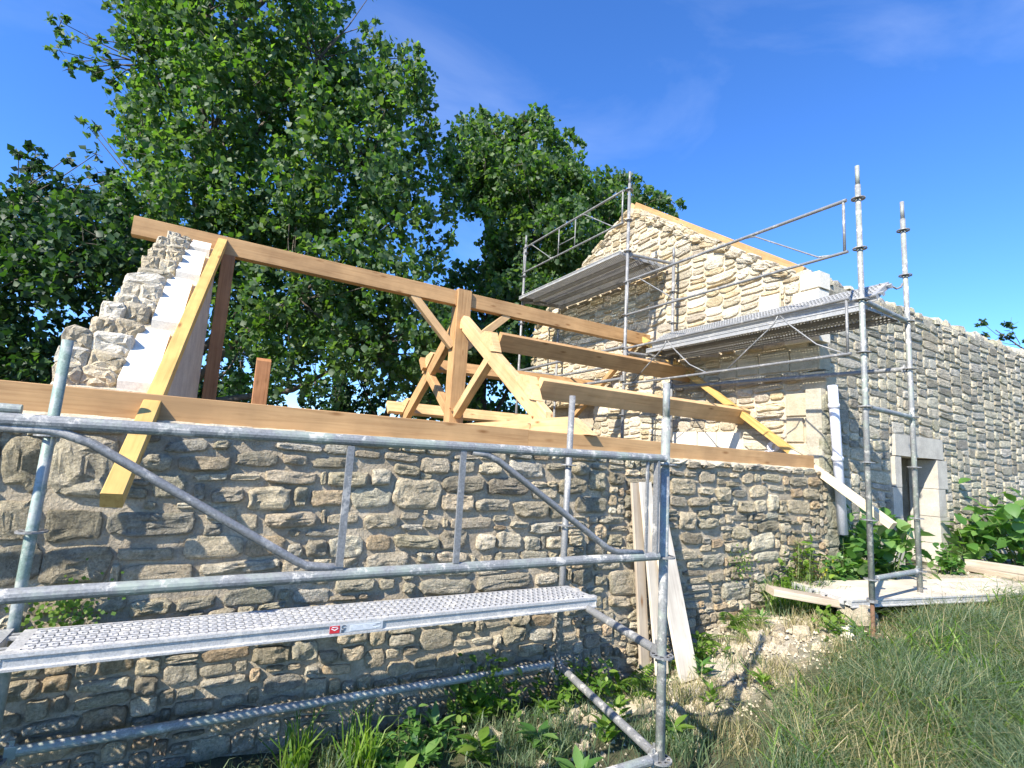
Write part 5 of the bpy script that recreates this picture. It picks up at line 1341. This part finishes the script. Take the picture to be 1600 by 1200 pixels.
def blades(name, label, cat, pts, hts, wid, mat, rng, lean=.35, parent=None, kind=None, bend=.5, wind=(.0, .0)):
    """tapered bent blades, three segments each, one mesh"""
    n = len(pts); P_ = np.asarray(pts, float); h = np.asarray(hts)[:, None]
    an = rng.uniform(0, 2*np.pi, n); s_ = np.stack([np.cos(an), np.sin(an), np.zeros(n)], 1)
    an2 = rng.uniform(0, 2*np.pi, n); ln = rng.uniform(0, 1, n)[:, None]*lean
    d = np.stack([np.cos(an2), np.sin(an2), np.zeros(n)], 1)*ln + np.array([wind[0], wind[1], 0])
    up = np.array([0, 0, 1.0]); w = wid*rng.uniform(.6, 1.3, n)[:, None]
    c0 = P_; c1 = P_+(up*.45+d*.35)*h; c2 = P_+(up*.80+d*(.35+bend))*h; c3 = P_+(up*(.98)-up*ln*bend*.7+d*(.75+bend*1.6))*h
    v = np.stack([c0-s_*w, c0+s_*w, c1-s_*w*.85, c1+s_*w*.85, c2-s_*w*.5, c2+s_*w*.5, c3], 1)
    f = np.array([0, 1, 3, 0, 3, 2, 2, 3, 5, 2, 5, 4, 4, 5, 6], np.int32)
    me = bpy.data.meshes.new(name); me.vertices.add(n*7); me.vertices.foreach_set('co', v.astype(np.float32).reshape(-1))
    idx = (np.arange(n, dtype=np.int32)[:, None]*7+f[None]).reshape(-1)
    me.loops.add(n*15); me.loops.foreach_set('vertex_index', idx)
    me.polygons.add(n*5); me.polygons.foreach_set('loop_start', np.arange(0, n*15, 3, dtype=np.int32)); me.polygons.foreach_set('loop_total', np.full(n*5, 3, np.int32))
    me.update(calc_edges=True)
    o = link(name, me, mat, parent)
    if label: tag(o, label, cat)
    if kind: o['kind'] = kind
    return o
rng = np.random.default_rng(77)
def scatter(n, x0, x1, y0, y1, fn):
    out = []
    while len(out) < n:
        k = 4000
        x = rng.uniform(x0, x1, k); y = rng.uniform(y0, y1, k); p_ = fn(x, y); keep = rng.random(k) < p_
        out += list(zip(x[keep], y[keep]))
    a = np.array(out[:n]); return np.column_stack([a, hgt(a[:, 0], a[:, 1])-.01])
# long meadow grass on the bank, lower right
clump = lambda x, y: .45+.55*(np.sin(x*5.1+1.3*np.sin(y*4))*np.cos(y*6.3+x) > -.35)
def dens(x, y):
    edge = 2.62 + .18*np.sin(x*2.3) + .12*np.sin(x*5.7) + .0*x
    left = 2.55 + .35*np.sin(y*3.0) + np.maximum(y-1.6, -.2)*1.05
    return clump(x, y)*sstep(0, .35, edge-y)*sstep(-.2, .5, x-left)
g1_ = scatter(58000, 2.2, 7.5, .3, 3.0, dens)
hh = rng.uniform(.10, .40, len(g1_))*(.80+.40*np.sin(g1_[:, 0]*3.3+g1_[:, 1]*2)*np.cos(g1_[:, 1]*4.1-g1_[:, 0]))
blades('meadow_grass', 'long green and straw-tipped grass on the bank at lower right', 'grass', g1_, hh, .0028, M['grass'], rng, 1.0, kind='stuff', bend=.85, wind=(.12, -.06))
g2_ = scatter(30000, 7.0, 22, -3, 3.0, lambda x, y: clump(x, y)*sstep(0, .4, 2.5-y))
blades('far_grass', 'grass further along the bank towards the right edge', 'grass', g2_, rng.uniform(.12, .34, len(g2_)), .005, M['grass'], rng, .8, kind='stuff', bend=.5)
g4_ = scatter(4200, 2.9, 6.6, 1.9, 3.2, lambda x, y: np.clip((np.sin(x*6.3+y*3)*np.cos(y*8.1-x*2.3) > .1), 0, 1)*.9+.04)
blades('dry_grass', 'straw-coloured grass and stalks between the lime heap and the bank', 'grass', g4_, rng.uniform(.05, .20, len(g4_)), .0028, M['straw'], rng, .9, kind='stuff')
g5_ = scatter(220, 2.8, 7.5, .6, 2.6, dens)
blades('seed_stalks', 'tall pale seed stalks standing above the bank grass', 'grass', g5_, rng.uniform(.3, .55, len(g5_)), .002, M['straw'], rng, .45, kind='stuff', bend=.3)
g7_ = scatter(6500, 2.6, 8.5, .4, 2.95, lambda x, y: dens(x, y)*(np.sin(x*2.1+y*1.7)*np.cos(y*3.3-x*.8) > .25))
blades('bleached_grass', 'bleached dry grass patches in the bank', 'grass', g7_, rng.uniform(.12, .36, len(g7_)), .003, M['straw'], rng, 1.0, kind='stuff', bend=.8)
g6_ = scatter(2600, 2.6, 8.0, .5, 2.9, dens)
blades('broad_grass', 'scattered broad-bladed grasses and plantain leaves in the bank', 'grass', g6_, rng.uniform(.12, .34, len(g6_)), .008, M['leaf_weed'], rng, 1.0, kind='stuff', bend=.8)
g3_ = scatter(30000, -2.5, 4.0, .5, 3.35, lambda x, y: np.clip(.15+.85*(np.sin(x*4.3+y*2)*np.cos(y*5.1-x*1.3) > .15), 0, 1)*(.25+.75*sstep(3.2, 2.6, x)))
blades('low_grass', 'short grass growing between the scaffold and the front wall', 'grass', g3_, rng.uniform(.05, .17, len(g3_)), .003, M['grass'], rng, .8, kind='stuff')
# tuft of long blades at the bottom
def tuft(x, y, n, h, r, lab, mat='grass', wid=.004, lean=.7):
    z0 = H(x, y)
    a = rng.uniform(0, 6.28, n); q = r*np.sqrt(rng.random(n))
    pts_ = np.column_stack([x+q*np.cos(a), y+q*np.sin(a), np.full(n, z0)])
    t_ = thing('grass_tuft', lab, 'grass tuft', (x, y, z0))
    o = blades('blade_cluster', None, None, pts_, rng.uniform(.5, 1, n)*h, wid, M[mat], rng, lean, parent=t_)
    return t_
tuft(.95, 3.12, 70, .42, .10, 'tuft of long arching grass at the foot of the wall, bottom centre-left', 'leaf_weed', .007)
tuft(.62, 3.22, 45, .34, .08, 'second grass tuft left of the longest one at the bottom', 'leaf_weed', .007)
tuft(5.0, 3.24, 130, .26, .20, 'pale grass tuft sprouting beside the slab of old timber', 'grass', .004)
tuft(5.50, 3.30, 420, .48, .20, 'thick tangle of grass and stalks in the corner of the walls', 'grass', .005)
tuft(5.22, 3.34, 320, .42, .26, 'green grasses hanging over the foot of the front wall by the corner', 'leaf_weed', .005)
# flowers and reddish stalks in the corner
t_ = thing('wildflower_clump', 'clump of small yellow flowers in the grass at the wall corner', 'wildflowers', (5.85, 3.15, H(5.85, 3.15)))
mb = MB(); ms = MB()
for i in range(34):
    x = 5.80+rng.normal()*.17; y = 3.36+rng.normal()*.05; z = H(x, y)+rng.uniform(.10, .42)
    ms.tube([(x, y, H(x, y)), (x+.02, y, z)], .003, 4)
    for k in range(5):
        a = 2*math.pi*k/5; a2 = a+.5; r = .015
        mb.add([(x, y, z), (x+r*math.cos(a), y-.004, z+r*math.sin(a)), (x+r*1.2*math.cos((a+a2)/2), y-.006, z+r*1.2*math.sin((a+a2)/2)), (x+r*math.cos(a2), y-.004, z+r*math.sin(a2))], [(0, 1, 2, 3)])
mb.obj('petals', M['flower'], t_); ms.obj('stalks', M['stem'], t_)
t_ = thing('seeding_dock', 'reddish-brown seeding stalks against the front wall near its right end', 'weed', (5.25, 3.30, H(5.25, 3.3)))
mb = MB(); ms = MB()
for i in range(5):
    x = 5.35+rng.normal()*.08; y = 3.26+rng.normal()*.05; z0 = H(x, y); hh_ = rng.uniform(.45, .70)
    ms.tube([(x, y, z0), (x+.03, y, z0+hh_)], .005, 5)
    for k in range(90):
        u = rng.uniform(.4, 1); c_ = (x+.03*u+rng.normal()*.028, y+rng.normal()*.028, z0+hh_*u); r = .012
        mb.add([(c_[0]-r, c_[1], c_[2]), (c_[0], c_[1]-r, c_[2]+r*.5), (c_[0]+r, c_[1], c_[2]), (c_[0], c_[1]+r, c_[2]-r*.5)], [(0, 1, 2, 3)])
o = mb.obj('seed_heads', M['leaf_red'], t_); o['kind'] = 'stuff'; ms.obj('stalks', M['stem'], t_)

def rosette_plant(x, y, n, L, W, lab, mat='leaf_weed', seed=0, upright=.5, name='dock_plant'):
    r_ = random.Random(seed); z0 = H(x, y)
    t_ = thing(name, lab, 'weed', (x, y, z0))
    lm = [leaf_mesh('leaf', L*k, W*k, M[mat], .25) for k in (.7, 1.0)]
    for i in range(n):
        a = 6.28*i/n+r_.uniform(-.4, .4); e = r_.uniform(.1, 1.1)*upright+.12
        X = Vector((math.cos(a)*math.cos(e), math.sin(a)*math.cos(e), math.sin(e))); Y_ = Vector((0, 0, 1)).cross(X).normalized(); Z_ = X.cross(Y_)
        o = bpy.data.objects.new('leaf', r_.choice(lm)); col.objects.link(o); o.parent = t_
        q = X*.02 + Vector((0, 0, r_.uniform(0, .12)))
        o.matrix_basis = Matrix(((X.x, Y_.x, Z_.x, q.x), (X.y, Y_.y, Z_.y, q.y), (X.z, Y_.z, Z_.z, q.z), (0, 0, 0, 1)))
    return t_
W_ = [(1.42, 3.20, 26, .22, .07, 'weed with long leaves under the middle of the deck', .9), (1.75, 3.28, 30, .20, .09, 'leafy weed climbing the wall foot below the deck', 1.1),
      (1.60, 2.95, 22, .24, .09, 'spreading dock with large pointed leaves at bottom centre', .6), (1.95, 2.85, 20, .24, .08, 'dandelion-like rosette just left of the lower transom', .6),
      (2.15, 3.10, 18, .18, .07, 'low weed beside the inner scaffold post', .7), (2.35, 2.72, 20, .20, .07, 'weed cluster under the slanting lower transom', .8),
      (1.25, 2.95, 18, .22, .08, 'pale green weed at the bottom edge, left of the docks', .7), (2.62, 2.92, 22, .17, .06, 'weed on the rubble behind the nearest post', .7),
      (2.75, 2.55, 20, .20, .07, 'weed right at the foot of the nearest post', .7), (1.95, 2.45, 22, .22, .08, 'big-leaved weed at the bottom edge below the transom', .7),
      (3.35, 2.75, 20, .16, .05, 'low weed on the rubble right of the leaning boards', .8), (3.75, 2.62, 18, .15, .05, 'small weed at the edge of the lime heap', .8),
      (3.60, 3.05, 24, .18, .06, 'leafy weed between the leaning boards and the fern', .9), (4.75, 2.66, 20, .16, .07, 'weed below the stone block under the lying deck', .7),
      (5.00, 2.60, 18, .16, .07, 'broad weed left of the rusty scaffold jack', .7), (4.55, 3.20, 22, .15, .04, 'thin-leaved weed sprouting at the foot of the wall by the lime heap', 1.1),
      (1.05, 2.72, 16, .20, .07, 'weed at the very bottom left of centre', .7), (2.95, 3.28, 26, .17, .05, 'bright green weed behind the leaning boards', 1.0),
      (4.62, 3.40, 14, .10, .035, 'small plant rooted in the joints of the front wall', .9)]
for i, (x, y, n, L, W, lab, up_) in enumerate(W_):
    rosette_plant(x, y, n, L*.62, W*.75, lab, 'leaf_weed' if i % 3 else 'leaf_bush', 100+i, up_)
# yellow-green weed growing out of the wall at left, and one in the wall at right
for (x, z, lab, n) in ((-.50, -.86, 'yellow-green weed sprouting from the wall behind the left green post', 260), (4.62, -.86, 'small creeper growing from the front wall near the lime heap', 150)):
    t_ = thing('wall_weed', lab, 'weed', (x, FY-.02, z)); mb = MB()
    for i in range(n):
        c_ = Vector((x+rng.normal()*.09, FY-.03-abs(rng.normal())*.04, z+rng.normal()*.07)); a = rng.uniform(0, 6.28); r = rng.uniform(.012, .028)
        d1_ = Vector((math.cos(a), -.3, math.sin(a)+.3)).normalized()*r; d2_ = Vector((-math.sin(a), -.2, math.cos(a))).normalized()*r*.5
        mb.add([c_, c_+d1_*.5+d2_, c_+d1_, c_+d1_*.5-d2_], [(0, 1, 2, 3)])
    o = mb.obj('foliage', M['leaf_weed'], t_)
# ferns
def fern(x, y, n, L, lab, seed):
    r_ = random.Random(seed); z0 = H(x, y); t_ = thing('fern', lab, 'fern', (x, y, z0), 'ferns at the foot of the front wall')
    for i in range(n):
        a = r_.uniform(-2.9, .1); e = r_.uniform(.6, 1.25); l_ = L*r_.uniform(.75, 1.1)
        X = Vector((math.cos(a)*math.cos(e), math.sin(a)*math.cos(e), math.sin(e))); S = X.cross(Vector((0, 0, 1))).normalized()
        mb = MB(); P0 = Vector((x, y, z0)); prev = None; k = 18
        for j in range(k+1):
            u = j/k; c_ = P0 + X*l_*u + Vector((math.cos(a)*.25, math.sin(a)*.25, -.45))*l_*u*u
            if j > 1:
                w = l_*.24*math.sin(math.pi*min(1, (u*.92+.10)))**.8*(1.05-u*.8)+.004; d = (c_-prev)
                for s_ in (-1, 1):
                    tipp = c_+S*s_*w+d*.9 - Vector((0, 0, w*.25))
                    mb.add([c_, c_+S*s_*w*.5-d*.30, tipp, c_+S*s_*w*.5+d*.55], [(0, 1, 2, 3)])
                mb.add([prev-S*.002, prev+S*.002, c_+S*.002, c_-S*.002], [(0, 1, 2, 3)])
            prev = c_
        mb.obj('frond', M['leaf_weed'], t_)
fern(3.05, 3.30, 11, .46, 'fern behind the nearest post, left of the leaning boards', 5)
fern(4.30, 3.34, 10, .42, 'bright fern at the wall foot right of the leaning boards', 6)
fern(4.02, 3.40, 7, .34, 'shaded fern in the gap behind the widest leaning board', 7)

# ------------------------------------------------------------------ rubble on the ground
rr2 = random.Random(55)
RUB = [(.60, .53, .41), (.52, .46, .36), (.66, .59, .47), (.42, .37, .29)]
named = [(4.30, 3.05, .085, 'largest pale rubble stone on the lime heap, right of the fern'), (4.62, 2.86, .07, 'flat pale stone on the front slope of the lime heap'),
         (3.92, 2.78, .075, 'pale rubble stone at the left end of the lime heap'), (3.62, 2.72, .07, 'pale stone in the weeds just right of the leaning boards'),
         (2.98, 2.72, .08, 'pale rubble stone right of the nearest post foot'), (3.20, 2.62, .06, 'small pale stone in the shadow right of the nearest post'),
         (2.45, 2.95, .07, 'pale stone beside the lower transom'), (1.35, 3.30, .11, 'broken white stone against the wall foot at bottom centre'),
         (1.72, 3.05, .085, 'rough white stone among the docks at the bottom'), (2.05, 3.22, .06, 'pale stone between the docks and the inner post'),
         (7.9, 3.0, .10, 'pale rubble block left of the timbers by the doorway'), (8.5, 2.85, .09, 'pale rubble block in front of the timbers by the doorway')]
def loose(x, y, s_):
    vv, ff = stone_geo(s_*2, s_*1.5, s_*.6, s_*.8, rr2, 9, .4, False, 2.6)
    return [Vector((a, b_, tt)) for a, b_, tt in vv], ff
for x, y, s_, lab in named:
    v_, ff = loose(x, y, s_); me = mesh('loose_stone', v_, ff); set_tint(me, rr2.choice(RUB[:3]))
    o = link('loose_stone', me, M['stone_clean'], None, loc=(x, y, H(x, y))); o.rotation_euler = (rr2.uniform(-.2, .2), rr2.uniform(-.2, .2), rr2.uniform(0, 6.28)); tag(o, lab, 'stone')
rub = MB(); rc = []
for i in range(420):
    if i < 230: x = rr2.gauss(4.5, .65); y = rr2.gauss(3.0, .25)
    elif i < 340: x = rr2.gauss(2.9, .6); y = rr2.gauss(2.95, .24)
    else: x = rr2.gauss(8.2, .9); y = rr2.gauss(2.95, .28)
    if y > 3.42: continue
    s_ = rr2.uniform(.010, .038)*(1 if rr2.random() < .85 else 1.5)
    v_, ff = loose(x, y, s_); R_ = Matrix.Rotation(rr2.uniform(0, 6.28), 3, 'Z'); c_ = Vector((x, y, H(x, y)))
    rub.add([R_ @ q+c_ for q in v_], ff); rc += [(*rr2.choice(RUB), 1.0)]*len(v_)
me = mesh('rubble', rub.v, rub.f)
at = me.color_attributes.new('tint', 'FLOAT_COLOR', 'POINT'); at.data.foreach_set('color', np.array(rc, dtype=np.float32).ravel())
o = link('rubble', me, M['stone_clean']); o['kind'] = 'stuff'; tag(o, 'scattered small rubble on the ground along the foot of the walls', 'rubble')
# fine grit
gb_ = MB()
for i in range(2600):
    x = rr2.gauss(3.9, 1.0); y = rr2.gauss(2.95, .28)
    if y > 3.46 or x < 1.5 or x > 6.3: continue
    s_ = rr2.uniform(.006, .018); z = H(x, y)
    gb_.add([(x-s_, y, z), (x+s_*.5, y-s_, z), (x+s_*.7, y+s_*.8, z), (x, y, z+s_*1.2)], [(0, 1, 3), (1, 2, 3), (2, 0, 3)])
o = gb_.obj('grit', M['mortar_pale'], None); o['kind'] = 'stuff'; tag(o, 'pale crumbs of lime and grit along the foot of the front wall', 'grit')
# slab and sack
z_ = H(2.85, 3.1)
mb = MB(); mb.add([(2.55, 3.02, z_+.03), (3.10, 3.02, z_+.04), (3.22, 3.30, z_+.06), (2.62, 3.30, z_+.05), (2.55, 3.02, z_-.03), (3.10, 3.02, z_-.02), (3.22, 3.30, z_), (2.62, 3.30, z_-.01)],
                  [(0, 1, 2, 3), (7, 6, 5, 4), (0, 4, 5, 1), (1, 5, 6, 2), (2, 6, 7, 3), (3, 7, 4, 0)])
o = mb.obj('stone_slab', M['mortar_pale'], None); tag(o, 'flat pale slab on the ground under the right end of the near scaffold', 'slab')
sk = MB(); k = 16
for j in range(k+1):
    for i in range(k+1):
        x = 4.98+.42*i/k; y = 2.66+.20*j/k
        z = H(x, y)+.01+.07*math.sin(math.pi*i/k)*math.sin(math.pi*j/k)+rr2.uniform(-.008, .012)
        sk.v.append((x, y-.25*(x-4.98), z))
sk.f = [(j*(k+1)+i, j*(k+1)+i+1, (j+1)*(k+1)+i+1, (j+1)*(k+1)+i) for j in range(k) for i in range(k)]
o = sk.obj('crumpled_sack', M['white_block'], None); tag(o, 'crumpled white sack on the ground left of the rusty jack', 'sack')

for o in bpy.data.objects:
    if '_l' in o: del o['_l']
